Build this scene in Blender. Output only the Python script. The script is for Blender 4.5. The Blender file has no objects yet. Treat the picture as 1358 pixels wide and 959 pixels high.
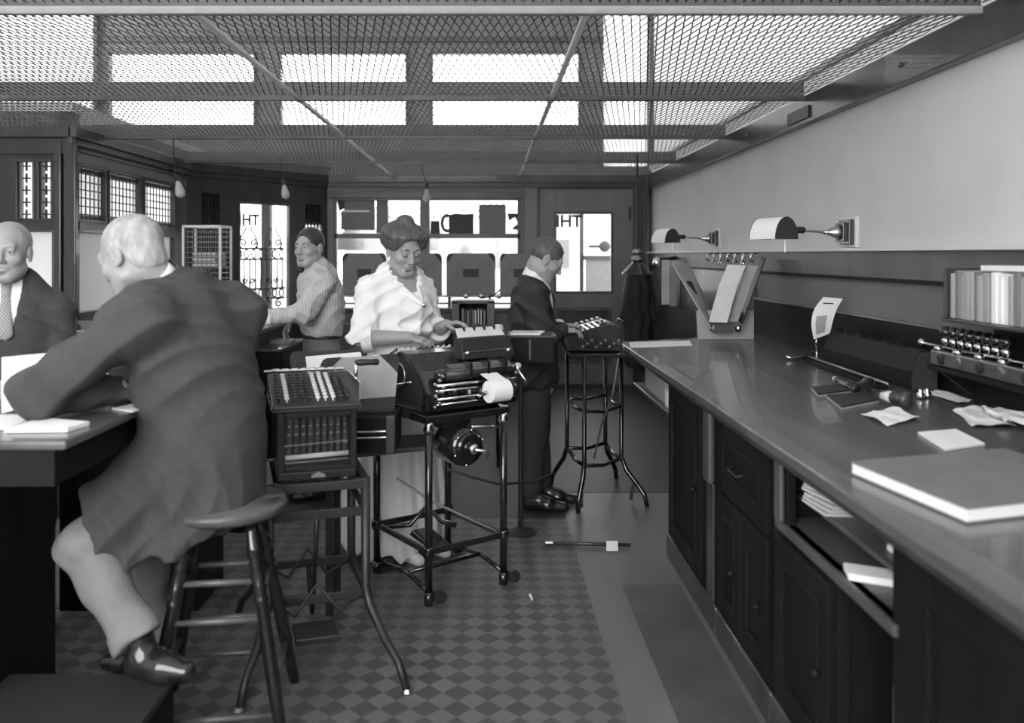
import bpy, math, random
import numpy as np
from mathutils import Vector, Matrix

random.seed(7); np.random.seed(7)
SC = bpy.context.scene
COL = SC.collection
R = math.radians

# ---------------------------------------------------------------- camera
# image frame 1358 x 959; eye 1.55 m above the floor, looking along +Y with a view-camera rise/fall
K, CX, CY, EH = 1130.0, 647.0, 338.0, 1.55
cam_d = bpy.data.cameras.new('camera'); cam = bpy.data.objects.new('camera', cam_d); COL.objects.link(cam)
cam.location = (0, 0, EH); cam.rotation_euler = (R(90), 0, 0)
cam_d.sensor_width = 36.0; cam_d.lens = K / 1358 * 36.0
cam_d.shift_x = (679 - CX) / 1358; cam_d.shift_y = -(479.5 - CY) / 1358
cam_d.clip_start = 0.05; cam_d.clip_end = 200
cam_d.dof.use_dof = True; cam_d.dof.focus_distance = 4.6; cam_d.dof.aperture_fstop = 2.0
SC.camera = cam

# ---------------------------------------------------------------- sky, daylight, exposure
SKY = 4.5
world = bpy.data.worlds.new('sky'); SC.world = world; world.use_nodes = True
bg = world.node_tree.nodes['Background']; bg.inputs[0].default_value = (1, 1, 1, 1); bg.inputs[1].default_value = SKY

def area(name, loc, rot, sx, sy, power):
    d = bpy.data.lights.new(name, 'AREA'); d.shape = 'RECTANGLE'; d.size = sx; d.size_y = sy; d.energy = power
    o = bpy.data.objects.new(name, d); COL.objects.link(o); o.location = loc; o.rotation_euler = rot
    return o
# daylight entering by the tall shop window behind the photographer and by the high side windows
area('daylight_rear_window', (-1.6, -1.45, 2.6), (R(90), 0, 0), 3.6, 3.0, 185)
vs = SC.view_settings
vs.view_transform = 'Standard'; vs.look = 'None'; vs.gamma = 1.0; vs.use_curve_mapping = False
vs.exposure = 0.27
SC.cycles.max_bounces = 8; SC.cycles.diffuse_bounces = 4; SC.cycles.glossy_bounces = 3
SC.cycles.transparent_max_bounces = 12; SC.cycles.caustics_reflective = False; SC.cycles.caustics_refractive = False
SC.cycles.sample_clamp_indirect = 6.0

# ---------------------------------------------------------------- coordinates read off the photograph
def W(px, py, d): return Vector(((px - CX) * d / K, d, EH - (py - CY) * d / K))
def OZ(px, py, z):
    d = K * (EH - z) / (py - CY)
    return Vector(((px - CX) * d / K, d, z))
def ZY(py, d): return EH - (py - CY) * d / K
def XP(px, d): return (px - CX) * d / K

# ---------------------------------------------------------------- materials
def mat(name, g, rough=.5, metal=0., spec=.5, var=0., scale=6., stretch=(1, 1, 1), bump=0., bscale=80., coat=0., detail=4., tint=(1, 1, 1)):
    m = bpy.data.materials.new(name); m.use_nodes = True
    nt = m.node_tree; n = nt.nodes; b = n['Principled BSDF']
    c = (g * tint[0], g * tint[1], g * tint[2], 1)
    b.inputs['Base Color'].default_value = c
    b.inputs['Roughness'].default_value = rough; b.inputs['Metallic'].default_value = metal
    b.inputs['Specular IOR Level'].default_value = spec; b.inputs['Coat Weight'].default_value = coat
    if var or bump:
        tc = n.new('ShaderNodeTexCoord'); mp = n.new('ShaderNodeMapping'); mp.inputs['Scale'].default_value = stretch
        nt.links.new(tc.outputs['Object'], mp.inputs[0])
    if var:
        no = n.new('ShaderNodeTexNoise'); no.inputs['Scale'].default_value = scale; no.inputs['Detail'].default_value = detail
        nt.links.new(mp.outputs[0], no.inputs['Vector'])
        r = n.new('ShaderNodeValToRGB'); lo = max(0, g * (1 - var)); hi = min(1, g * (1 + var))
        r.color_ramp.elements[0].position = .3; r.color_ramp.elements[0].color = (lo, lo, lo, 1)
        r.color_ramp.elements[1].position = .7; r.color_ramp.elements[1].color = (hi, hi, hi, 1)
        nt.links.new(no.outputs[0], r.inputs[0]); nt.links.new(r.outputs[0], b.inputs['Base Color'])
    if bump:
        n2 = n.new('ShaderNodeTexNoise'); n2.inputs['Scale'].default_value = bscale; n2.inputs['Detail'].default_value = 3
        nt.links.new(mp.outputs[0], n2.inputs['Vector'])
        bp = n.new('ShaderNodeBump'); bp.inputs['Strength'].default_value = bump; bp.inputs['Distance'].default_value = .01
        nt.links.new(n2.outputs[0], bp.inputs['Height']); nt.links.new(bp.outputs[0], b.inputs['Normal'])
    return m

def glass_mat(name, frost, tg=.9):
    m = bpy.data.materials.new(name); m.use_nodes = True
    nt = m.node_tree; n = nt.nodes; n.remove(n['Principled BSDF']); out = n['Material Output']
    tr = n.new('ShaderNodeBsdfTransparent'); tr.inputs[0].default_value = (.95, .95, .95, 1)
    gl = n.new('ShaderNodeBsdfGlossy'); gl.inputs['Roughness'].default_value = .08
    mx = n.new('ShaderNodeMixShader'); mx.inputs[0].default_value = .05
    nt.links.new(tr.outputs[0], mx.inputs[1]); nt.links.new(gl.outputs[0], mx.inputs[2])
    last = mx
    if frost:
        tl = n.new('ShaderNodeBsdfTranslucent'); tl.inputs[0].default_value = (tg, tg, tg, 1)
        m2 = n.new('ShaderNodeMixShader'); m2.inputs[0].default_value = frost
        nt.links.new(mx.outputs[0], m2.inputs[1]); nt.links.new(tl.outputs[0], m2.inputs[2]); last = m2
    nt.links.new(last.outputs[0], out.inputs[0])
    return m

M = dict(
    plaster=mat('painted_plaster', .62, .75, var=.08, scale=1.3),
    upper=mat('pale_upper_plaster', .75, .85, var=.05, scale=1.),
    wood=mat('dark_varnished_wood', .045, .32, var=.35, scale=5, stretch=(1, 1, .12), coat=.2),
    wood_mid=mat('mid_varnished_wood', .08, .38, var=.25, scale=5, stretch=(1, 1, .12)),
    wallwood=mat('grey_painted_panelling', .15, .45, var=.15, scale=4, stretch=(1, 1, .15)),
    wood_v=mat('near_black_wood', .010, .55, spec=.15, var=.3, scale=5, stretch=(1, 1, .15)),
    counter=mat('polished_counter_wood', .095, .27, var=.35, scale=7, stretch=(.9, .12, 1), coat=.25),
    floorwood=mat('worn_floor_boards', .15, .45, var=.3, scale=3, stretch=(1, .2, 1)),
    runner=mat('floor_shade_and_platform', .028, .5, var=.2, scale=3),  # back floor's shade is put into this colour; platform top shares it
    runner2=mat('worn_floor_strip', .085, .45, var=.3, scale=3),
    mat_=mat('dark_rubber_mat', .055, .55, var=.2, scale=5),
    bar=mat('painted_ceiling_bar', .075, .5, var=.12, scale=3),
    rail=mat('pale_metal_rail', .8, .45),
    wire=mat('ceiling_wire', .22, .6),
    ledge=mat('ledge_pale_edge', .62, .4),
    dado=mat('dado_panel_paint', .14, .5, var=.1, scale=2),
    black=mat('black_japanned_metal', .012, .18, spec=.6, coat=.4),
    blackm=mat('matt_black_metal', .018, .45),
    nickel=mat('nickel_plate', .75, .2, metal=1.),
    brass=mat('brushed_brass', .5, .3, metal=1.),
    steel=mat('dull_steel', .35, .35, metal=1.),
    paper=mat('white_paper', .85, .8),
    paper2=mat('cream_paper', .6, .8, var=.06, scale=12),
    card=mat('grey_card', .38, .75, var=.08, scale=9),
    cover=mat('grey_ledger_cover', .16, .6, var=.1, scale=9),
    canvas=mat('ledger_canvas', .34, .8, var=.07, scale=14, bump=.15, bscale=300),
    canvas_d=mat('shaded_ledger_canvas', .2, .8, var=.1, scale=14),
    leather=mat('black_leather', .02, .5, bump=.2, bscale=200),
    key_w=mat('ivory_key', .7, .35), key_b=mat('black_key', .03, .35),
    skin=mat('skin', .31, .5, var=.05, scale=20), lips=mat('lips', .2, .45),
    hair_g=mat('grey_hair', .34, .6, var=.3, scale=40, stretch=(1, 1, .3)),
    hair_d=mat('dark_hair', .035, .5, var=.4, scale=50, stretch=(1, 1, .3)),
    hair_m=mat('brown_hair', .08, .5, var=.4, scale=50, stretch=(1, 1, .3)),
    eye_w=mat('eye_white', .42, .3), eye_d=mat('eye_iris', .02, .2),
    suit=mat('dark_wool_suit', .05, .85, var=.12, scale=40, bump=.1, bscale=500),
    suit2=mat('grey_wool_jacket', .052, .85, var=.1, scale=40, bump=.1, bscale=500),
    suit3=mat('black_wool_suit', .022, .8, var=.1, scale=40),
    trous_l=mat('pale_trousers', .19, .8, var=.08, scale=30),
    trous_d=mat('dark_trousers', .04, .8, var=.1, scale=30),
    trous_m=mat('grey_trousers', .13, .8, var=.08, scale=30),
    cotton=mat('white_cotton', .8, .8, var=.03, scale=14),
    shoe=mat('black_shoe_leather', .015, .22, coat=.4),
    bulb=mat('bulb_glass_pale', .5, .15),
    pane=glass_mat('clear_pane', 0), frost=glass_mat('frosted_pane', .55), milk=glass_mat('milk_pane', .85), dim=glass_mat('grey_obscured_pane', .93, .45),
    out_l=mat('pale_street_stone', .85, .8, var=.1, scale=1.), out_d=mat('dark_street_paint', .05, .7),
    asphalt=mat('street_paving', .35, .9, var=.1, scale=1.),
    ink=mat('printed_ink', .02, .6), shade_shine=mat('lamp_shade_shine', .85, .3), cord=mat('cloth_cord', .03, .7),  # shade body white: reflected window light put into the colour
    rubber=mat('rubber', .02, .6),
)
def striped(name, g, dark, sc, axis):
    m = mat(name, g, .8); nt = m.node_tree; n = nt.nodes
    tc = n.new('ShaderNodeTexCoord'); w = n.new('ShaderNodeTexWave'); w.bands_direction = axis
    w.inputs['Scale'].default_value = sc; w.inputs['Distortion'].default_value = 1.2; w.inputs['Detail'].default_value = 1
    r = n.new('ShaderNodeValToRGB'); r.color_ramp.elements[0].color = (dark, dark, dark, 1); r.color_ramp.elements[0].position = .0
    r.color_ramp.elements[1].color = (g, g, g, 1); r.color_ramp.elements[1].position = .3
    nt.links.new(tc.outputs['Object'], w.inputs[0]); nt.links.new(w.outputs[0], r.inputs[0])
    nt.links.new(r.outputs[0], n['Principled BSDF'].inputs['Base Color'])
    return m
M['striped'] = striped('striped_shirt_cotton', .5, .28, 22, 'X')
M['tie'] = striped('patterned_tie', .35, .08, 40, 'DIAGONAL')
def checker_mat():
    m = mat('checked_linoleum', .1, .5); nt = m.node_tree; n = nt.nodes
    tc = n.new('ShaderNodeTexCoord'); mp = n.new('ShaderNodeMapping'); mp.inputs['Rotation'].default_value = (0, 0, R(45))
    ch = n.new('ShaderNodeTexChecker'); ch.inputs['Scale'].default_value = 1 / (.1056 / math.sqrt(2))
    ch.inputs['Color1'].default_value = (.062, .062, .062, 1); ch.inputs['Color2'].default_value = (.14, .14, .14, 1)
    no = n.new('ShaderNodeTexNoise'); no.inputs['Scale'].default_value = 2.2; no.inputs['Detail'].default_value = 5
    mx = n.new('ShaderNodeMix'); mx.data_type = 'RGBA'; mx.inputs[6].default_value = (.09, .09, .09, 1)
    rp = n.new('ShaderNodeMapRange'); rp.inputs[1].default_value = .35; rp.inputs[2].default_value = .65; rp.inputs[3].default_value = .5; rp.inputs[4].default_value = 1.
    nt.links.new(tc.outputs['Object'], mp.inputs[0]); nt.links.new(mp.outputs[0], ch.inputs[0]); nt.links.new(tc.outputs['Object'], no.inputs[0])
    nt.links.new(no.outputs[0], rp.inputs[0]); nt.links.new(rp.outputs[0], mx.inputs[0]); nt.links.new(ch.outputs[0], mx.inputs[7])
    nt.links.new(mx.outputs[2], n['Principled BSDF'].inputs['Base Color'])
    return m
M['checker'] = checker_mat()

# ---------------------------------------------------------------- mesh builder
def root_of(o):
    while o.parent: o = o.parent
    return o
class MB:
    """collects shapes (world coordinates unless told otherwise) and links them as ONE mesh object"""
    def __init__(s, xf=None): s.v = []; s.f = []; s.xf = xf
    def add(s, vs, fs):
        k = len(s.v)
        if s.xf is not None: vs = [s.xf @ Vector(v) for v in vs]
        s.v.extend([tuple(v) for v in vs]); s.f.extend([[i + k for i in f] for f in fs]); return s
    def box(s, lo, hi):
        a, b, c = lo; d, e, f = hi
        return s.add([(a, b, c), (d, b, c), (d, e, c), (a, e, c), (a, b, f), (d, b, f), (d, e, f), (a, e, f)],
                     [(0, 3, 2, 1), (4, 5, 6, 7), (0, 1, 5, 4), (1, 2, 6, 5), (2, 3, 7, 6), (3, 0, 4, 7)])
    def hexa(s, p):  # 8 corners, bottom 4 then top 4
        return s.add(p, [(0, 3, 2, 1), (4, 5, 6, 7), (0, 1, 5, 4), (1, 2, 6, 5), (2, 3, 7, 6), (3, 0, 4, 7)])
    def slab(s, q, t):  # quad corners q extruded by vector t
        q = [Vector(p) for p in q]; t = Vector(t); n = len(q)
        fs = [tuple(range(n))[::-1], tuple(range(n, 2 * n))] + [(i, (i + 1) % n, n + (i + 1) % n, n + i) for i in range(n)]
        return s.add(q + [p + t for p in q], fs)
    def tube(s, pts, r, n=8, caps=True, flat=None):
        pts = [Vector(p) for p in pts]; m = len(pts); rs = r if isinstance(r, (list, tuple)) else [r] * m
        vs = []; fs = []; up = None
        for i, p in enumerate(pts):
            t = (pts[min(i + 1, m - 1)] - pts[max(i - 1, 0)]).normalized()
            if up is None:
                up = Vector((0, 0, 1)) if abs(t.z) < .9 else Vector((1, 0, 0))
            a = (up - t * up.dot(t)).normalized(); up = a; b = t.cross(a)
            for k in range(n):
                th = 2 * math.pi * k / n
                vs.append(p + (a * math.cos(th) + b * math.sin(th)) * rs[i])
        for i in range(m - 1):
            for k in range(n):
                fs.append((i * n + k, i * n + (k + 1) % n, (i + 1) * n + (k + 1) % n, (i + 1) * n + k))
        if caps: fs.append(tuple(range(n))[::-1]); fs.append(tuple(range((m - 1) * n, m * n)))
        return s.add(vs, fs)
    def lathe(s, prof, c=(0, 0, 0), ax=(0, 0, 1), n=16):  # prof: (radius, height along ax)
        ax = Vector(ax).normalized(); c = Vector(c)
        return s.tube([c + ax * h for r, h in _mono(prof)], [max(r, 1e-4) for r, h in _mono(prof)], n)
    def ball(s, c, r, n=10, m=6):
        c = Vector(c); rr = r if isinstance(r, (tuple, list)) else (r, r, r); vs = []; fs = []
        for i in range(m + 1):
            ph = math.pi * i / m
            for k in range(n):
                th = 2 * math.pi * k / n
                vs.append(c + Vector((rr[0] * math.sin(ph) * math.cos(th), rr[1] * math.sin(ph) * math.sin(th), rr[2] * math.cos(ph))))
        for i in range(m):
            for k in range(n):
                fs.append((i * n + k, (i + 1) * n + k, (i + 1) * n + (k + 1) % n, i * n + (k + 1) % n))
        return s.add(vs, fs)
    def build(s, name, m, parent=None, bev=0., smooth=False, kind=None, label=None, loc=None):
        me = bpy.data.meshes.new(name)
        if parent is not None:
            org = root_of(parent).matrix_world.inverted()
            vs = [org @ Vector(v) for v in s.v]
        elif loc is not None:
            vs = [Vector(v) - Vector(loc) for v in s.v]
        else: vs = s.v
        me.from_pydata(vs, [], s.f); me.update()
        o = bpy.data.objects.new(name, me); COL.objects.link(o)
        me.materials.append(M[m] if isinstance(m, str) else m)
        if smooth: me.polygons.foreach_set('use_smooth', [True] * len(me.polygons))
        if parent is not None: o.parent = parent
        elif loc is not None: o.location = loc
        if bev:
            b = o.modifiers.new('bevel', 'BEVEL'); b.width = bev; b.segments = 2; b.limit_method = 'ANGLE'; b.harden_normals = False
        if kind: o['kind'] = kind
        if label: o['label'] = label
        return o
def _mono(prof):  # keep successive heights distinct so tube frames stay defined
    out = []; last = None
    for r, h in prof:
        if last is not None and abs(h - last) < 1e-5: h = last + 1e-4
        out.append((r, h)); last = h
    return out
def thing(name, label, cat, loc=(0, 0, 0), group=None):
    o = bpy.data.objects.new(name, None); COL.objects.link(o); o.location = loc
    o.empty_display_size = .1; o['label'] = label; o['category'] = cat
    if group: o['group'] = group
    bpy.context.view_layer.update()
    return o
def struct(o): o['kind'] = 'structure'; return o
def sroot(name, loc=(0, 0, 0)):
    o = bpy.data.objects.new(name, None); COL.objects.link(o); o.location = loc; o['kind'] = 'structure'
    bpy.context.view_layer.update(); return o
def tag(o, label, cat, group=None):
    o['label'] = label; o['category'] = cat
    if group: o['group'] = group
    return o
def kids(o): return [c for c in bpy.data.objects if c.parent == o]
def clone(o, loc=None, rz=None, label=None, group=None, par=None):
    c = o.copy(); COL.objects.link(c)
    if par is not None: c.parent = par
    if loc is not None: c.location = loc
    if rz is not None: c.rotation_euler.z = rz
    if label: c['label'] = label
    if group: c['group'] = group
    for ch in kids(o): clone(ch, par=c)
    return c
def frame(o, u, n):  # local (a along u, b along n, z up) -> world
    u = Vector(u).normalized(); n = Vector(n).normalized(); o = Vector(o)
    return Matrix(((u.x, n.x, 0, o.x), (u.y, n.y, 0, o.y), (u.z, n.z, 1, o.z), (0, 0, 0, 1)))
def wall_cells(mb, a0, a1, z0, z1, th, holes):
    """a slab a0..a1 x z0..z1, thickness b 0..th, with rectangular holes (a0,a1,z0,z1)"""
    As = sorted({a0, a1, *[h[0] for h in holes], *[h[1] for h in holes]}); As = [a for a in As if a0 <= a <= a1]
    Zs = sorted({z0, z1, *[h[2] for h in holes], *[h[3] for h in holes]}); Zs = [z for z in Zs if z0 <= z <= z1]
    for i in range(len(As) - 1):
        run = None
        for j in range(len(Zs) - 1):
            ca = (As[i] + As[i + 1]) / 2; cz = (Zs[j] + Zs[j + 1]) / 2
            hole = any(h[0] < ca < h[1] and h[2] < cz < h[3] for h in holes)
            if hole:
                if run is not None: mb.box((As[i], 0, run), (As[i + 1], th, Zs[j])); run = None
            elif run is None: run = Zs[j]
        if run is not None: mb.box((As[i], 0, run), (As[i + 1], th, Zs[-1]))
    return mb
def frame_rect(mb, a0, a1, z0, z1, w, b0, b1):
    mb.box((a0, b0, z0), (a0 + w, b1, z1)); mb.box((a1 - w, b0, z0), (a1, b1, z1))
    mb.box((a0 + w, b0, z0), (a1 - w, b1, z0 + w)); mb.box((a0 + w, b0, z1 - w), (a1 - w, b1, z1))
    return mb
# ================================================================ THE ROOM
XR, YB, XL, YL, ZC = 1.95, 10.2, -3.1, 6.35, 2.5
def text_into(mb, s, size, mtx):
    cu = bpy.data.curves.new('t', 'FONT'); cu.body = s; cu.size = size; cu.align_x = 'CENTER'; cu.align_y = 'CENTER'; cu.extrude = .002; cu.offset = size * .035
    ob = bpy.data.objects.new('t', cu); COL.objects.link(ob); bpy.context.view_layer.update()
    me = bpy.data.meshes.new_from_object(ob.evaluated_get(bpy.context.evaluated_depsgraph_get()))
    mb.add([mtx @ v.co for v in me.vertices], [tuple(p.vertices) for p in me.polygons])
    bpy.data.objects.remove(ob); bpy.data.meshes.remove(me); bpy.data.curves.remove(cu)

floor = struct(MB().box((-4.85, -1.7, -.08), (2.1, 10.4, 0)).build('floor', 'floorwood'))
MB().box((-1.9, .6, 0), (.46, 5.0, .003)).build('linoleum_sheet', 'checker', floor)
MB().box((-4.6, 5.0, 0), (.46, 10.1, .002)).build('floor_shade_and_wear', 'runner', floor)  # dark sheet added to give the back floor its shade
MB().box((.46, 5.55, 0), (1.94, 10.1, .002)).build('floor_shade_and_wear', 'runner', floor)  # second added sheet, floor shade carried by its dark colour
MB().slab([(.63, .6, 0), (.9, .6, 0), (.9, 4.0, 0), (.63, 4.0, 0)], (0, 0, .002)).build('floor_shade_and_wear', 'runner2', floor)
struct(MB().box((-5.2, -1.8, 5.6), (2.2, 10.6, 5.75)).build('ceiling', 'upper'))
struct(MB().box((XR, -1.7, 0), (XR + .15, 10.4, 2.5)).build('wall_right', 'plaster'))
fq = frame((XR, 0, 0), (0, 1, 0), (1, 0, 0))
wr = [(3.0, 10.2, 2.62, 4.9)]  # glazing added to brighten the upper right wall behind the grille
struct(wall_cells(MB(fq), -1.7, 10.45, 2.5, 5.6, .15, wr).build('wall_upper_right', 'upper'))
for k, s in enumerate(wr):
    wn = sroot('window_%d' % (31 + k), (XR, s[0], s[2]))
    MB(fq).box((s[0], .03, s[2]), (s[1], .036, s[3])).build('pane', 'dim', wn); frame_rect(MB(fq), *s, .04, -.02, .08).build('window_frame', 'wood_mid', wn, bev=.004)
# right wall trims: dark beam under the grille, pale-edged ledge rail, dado, dark splashback
bm = struct(MB().box((XR - .06, 1.2, 2.335), (XR, YB, 2.5)).build('trim_1', 'wood', bev=.006))
for y in (2.35, 2.75, 3.9, 6.2): MB().lathe([(.012, 0), (.012, .012), (.004, .016)], (XR - .06, y, 2.42), (-1, 0, 0), 8).build('bolt', 'steel', bm)
MB().box((XR - .072, 5.0, 2.36), (XR - .058, 5.35, 2.43)).build('iron_plate', 'blackm', bm)
lg = struct(MB().box((XR - .03, .6, 1.433), (XR, YB, 1.568)).build('trim_2', 'wood_mid'))
MB().box((XR - .07, .6, 1.568), (XR, YB, 1.586)).build('ledge_edge', 'ledge', lg, bev=.003)
MB().box((XR - .045, .6, 1.42), (XR, YB, 1.437)).build('lower_moulding', 'wood_v', lg)
struct(MB().box((XR - .012, .6, 1.225), (XR, YB, 1.42)).build('trim_3', 'dado'))
sp = struct(MB().box((XR - .03, .6, .98), (XR, 6.15, 1.235)).build('trim_4', 'wood_v'))
MB().box((XR - .036, .6, 1.232), (XR, 6.15, 1.242)).build('splash_edge', 'steel', sp)
struct(MB().tube([(1.905, 10.12, 0), (1.905, 10.12, 2.5)], .035, 10).build('trim_5', 'wood_mid', smooth=True))

struct(MB().box((XR - .02, 6.15, 0), (XR, YB - .03, 1.42)).build('trim_16', 'wood'))  # dark panel added; the corner's shade is in its colour
# ---- back wall with the wide window and the glazed door
fb = frame((0, YB, 0), (1, 0, 0), (0, 1, 0))
x = lambda px, d=YB: XP(px, d)
w1 = (x(443), x(690), .945, ZY(262, YB)); d1 = (x(715), x(840), 0, ZY(250, YB))
mb = MB(fb); wall_cells(mb, -1.95, 1.95, 0, 2.56, .12, [w1, d1]); struct(mb.build('wall_back', 'wallwood'))
t = MB(fb); t.box((-1.95, -.05, 2.41), (1.95, 0, 2.5)); t.box((-1.95, -.03, 2.36), (1.95, 0, 2.41)); struct(t.build('trim_6', 'wood', bev=.004))
t = MB(fb); t.box((x(695), -.035, 0), (x(712), 0, 2.36)); struct(t.build('trim_7', 'wallwood', bev=.006))
t = MB(fb); t.box((x(840), -.03, 0), (x(852), 0, 2.36)); struct(t.build('trim_8', 'wood', bev=.006))
win = sroot('window_1', (w1[0], YB, w1[2]))
f = MB(fb); frame_rect(f, w1[0], w1[1], w1[2], w1[3], .035, -.02, .08); f.build('window_frame', 'wood', win, bev=.004)
f = MB(fb); f.box((x(557), -.03, w1[2]), (x(570), .06, w1[3])); f.build('mullion', 'wood_mid', win, bev=.004)
zt = ZY(313, YB)
for a, b in ((w1[0], x(557)), (x(570), w1[1])):
    f = MB(fb); f.box((a, -.02, zt - .03), (b, .06, zt + .03)); f.build('transom_bar', 'wood_mid', win, bev=.004)
    f = MB(fb); f.box((a, .03, w1[2]), (b, .036, zt)); f.build('pane', 'pane', win)
    f = MB(fb); f.box((a, .03, zt), (b, .036, w1[3])); f.build('pane', 'pane', win)
f = MB(fb)
for a, b, ys in ((576, 690, (271, 279.5, 288)), (517, 548, (271, 279.5, 288))):
    for py in ys:
        px = a
        while px < b:
            X, Z = x(px), ZY(py, YB); f.box((X - .014, .022, Z - .004), (X + .014, .03, Z + .004)); f.box((X - .004, .02, Z - .014), (X + .004, .03, Z + .014)); px += 8.3
f.build('glass_tile_marks', 'ink', win, kind='stuff')
f = MB(fb); f.box((w1[0] - .05, -.06, w1[3] - .01), (w1[1] + .05, 0, w1[3] + .07)); f.build('window_head', 'wood', win, bev=.005)
f = MB(fb); f.box((w1[0] - .05, -.09, w1[2] - .04), (w1[1] + .05, .02, w1[2])); f.build('window_sill', 'wood', win, bev=.005)

def poly_px(mb, pts, y0, th):
    q = [(XP(a, y0), y0, ZY(b, y0)) for a, b in pts]; mb.slab(q, (0, th, 0))
YS = YB + .006
sg = thing('window_sign', 'dark sign boards hung in the top left sash of the wide street window', 'sign', (x(480), YS, 2.0))
m = MB(); poly_px(m, [(447, 266), (457, 266), (457, 276), (450, 280)][::-1], YS, .01); m.build('letter_block', 'out_d', sg)
m = MB(); poly_px(m, [(456, 264), (497, 264), (497, 305), (452, 305), (452, 281), (456, 281)][::-1], YS, .012); m.build('board', 'cover', sg)
m = MB(); poly_px(m, [(453, 279), (490, 279), (490, 281), (453, 281)][::-1], YS - .004, .004); m.build('board_edge', 'paper', sg)
m = MB(); poly_px(m, [(499, 263), (515, 263), (515, 309), (499, 309)][::-1], YS, .012); m.build('board', 'cover', sg)
sg = thing('window_sign', 'dark letter boards seen from behind in the top right sash of the wide street window', 'sign', (x(630), YS, 2.0))
m = MB(); poly_px(m, [(571, 293), (583, 293), (583, 310), (571, 310)][::-1], YS, .01); m.build('letter_block', 'out_d', sg)
ring = [(594 - 10 * math.cos(a), 296 - 13 * math.sin(a)) for a in np.linspace(R(90), R(-90), 9)] + [(597, 305), (590, 303), (588, 296), (590, 289), (597, 287)]
m = MB(); poly_px(m, ring[::1], YS, .01); m.build('letter_block', 'out_d', sg)
m = MB(); poly_px(m, [(595, 285), (604, 283), (618, 284), (628, 283), (628, 311), (595, 311)][::-1], YS, .012); m.build('letter_block', 'out_d', sg)
m = MB(); poly_px(m, [(635, 271), (671, 271), (671, 311), (635, 311)][::-1], YS, .012); m.build('board', 'cover', sg)
m = MB(); poly_px(m, [(673, 283), (690, 283), (690, 306), (678, 304), (687, 296), (683, 288), (675, 293)][::-1], YS, .01); m.build('letter_block', 'out_d', sg)

door = sroot('door_1', (d1[0], YB, 0))
gx0, gx1, gz0, gz1 = x(737), x(811), ZY(387, YB), ZY(283, YB)
f = MB(fb)
wall_cells(f, d1[0], d1[1], .0, d1[3], .05, [(gx0, gx1, gz0, gz1), (gx0, gx1, .25, ZY(408, YB))]); f.build('door_leaf', 'wallwood', door, bev=.004)
f = MB(fb); frame_rect(f, d1[0] - .012, d1[1] + .012, -.01, d1[3] + .012, .02, -.014, .0); f.build('door_stop', 'wood', door, bev=.003)
f = MB(fb); f.box((gx0, .02, .25), (gx1, .04, ZY(408, YB))); f.build('door_panel', 'wood', door)
f = MB(fb); frame_rect(f, gx0, gx1, .25, ZY(408, YB), .04, -.012, .02); f.build('panel_moulding', 'wood_mid', door, bev=.005)
f = MB(fb); frame_rect(f, gx0 - .02, gx1 + .02, gz0 - .02, gz1 + .02, .03, -.012, .03); f.build('glass_bead', 'wood', door, bev=.003)
f = MB(fb); f.box((gx0, .02, gz0), (gx1, .026, gz1)); f.build('pane', 'pane', door)
f = MB(fb); text_into(f, 'THE', .2, Matrix.Translation((x(752), .035, ZY(294, YB))) @ Matrix.Rotation(R(180), 4, 'Z') @ Matrix.Rotation(R(90), 4, 'X')); f.build('lettering', 'ink', door)
f = MB(fb); f.tube([(x(835), -.02, ZY(274, YB)), (x(835), -.02, ZY(292, YB))], .012); f.build('bolt', 'blackm', door)
f = MB(fb); f.ball((x(727), -.05, 1.0), .03); f.tube([(x(727), 0, 1.0), (x(727), -.04, 1.0)], .012); f.build('door_knob', 'brass', door, smooth=True)

# ---- oblique corner entrance on the left
A = Vector((-3.1, 8.75, 0)); B = Vector((-1.92, 10.2, 0)); uo = (B - A).normalized(); no_ = Vector((-uo.y, uo.x, 0)); LO = (B - A).length
fo = frame(A, uo, no_)
def ao(px): q = (px - CX) / K; return (q * A.y - A.x) / (uo.x - q * uo.y)
g2 = (ao(318), ao(383), .945, 2.11); s1 = (ao(268), ao(292), 1.78, 2.2); s2 = (ao(405), ao(427), 1.72, 2.14)
dr = (ao(318) - .1, ao(383) + .1, 0, 2.25)
m = MB(fo); wall_cells(m, -.05, LO + .05, 0, 2.6, .12, [dr, s1, s2]); struct(m.build('wall_entrance', 'wood'))
t = MB(fo); t.box((0, -.05, 2.41), (LO, 0, 2.5)); t.box((0, -.03, 2.36), (LO, 0, 2.41)); struct(t.build('trim_9', 'wood', bev=.004))
door = sroot('door_2', A + uo * dr[0])
f = MB(fo); wall_cells(f, dr[0], dr[1], .0, dr[3], .05, [g2]); f.build('door_leaf', 'wood', door, bev=.004)
f = MB(fo); f.box((g2[0], .02, g2[2]), (g2[1], .026, g2[3])); f.build('pane', 'pane', door)
f = MB(fo); frame_rect(f, g2[0] - .02, g2[1] + .02, g2[2] - .02, g2[3] + .02, .025, -.012, .03); f.build('glass_bead', 'wood_mid', door, bev=.003)
f = MB(fo); text_into(f, 'THE', .17, Matrix.Translation((g2[0] + .12, .035, 1.93)) @ Matrix.Rotation(R(180), 4, 'Z') @ Matrix.Rotation(R(90), 4, 'X')); f.build('lettering', 'ink', door)
gr = MB(fo); wg = g2[1] - g2[0]; bY = .075
for z in (1.62, 1.50, 1.06, 1.17): gr.tube([(g2[0], bY, z), (g2[1], bY, z)], .011, 6)
for k in range(9):
    a = g2[0] + wg * (k + .5) / 9; gr.tube([(a, bY, 1.17), (a, bY, 1.50)], .010, 6)
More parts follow.
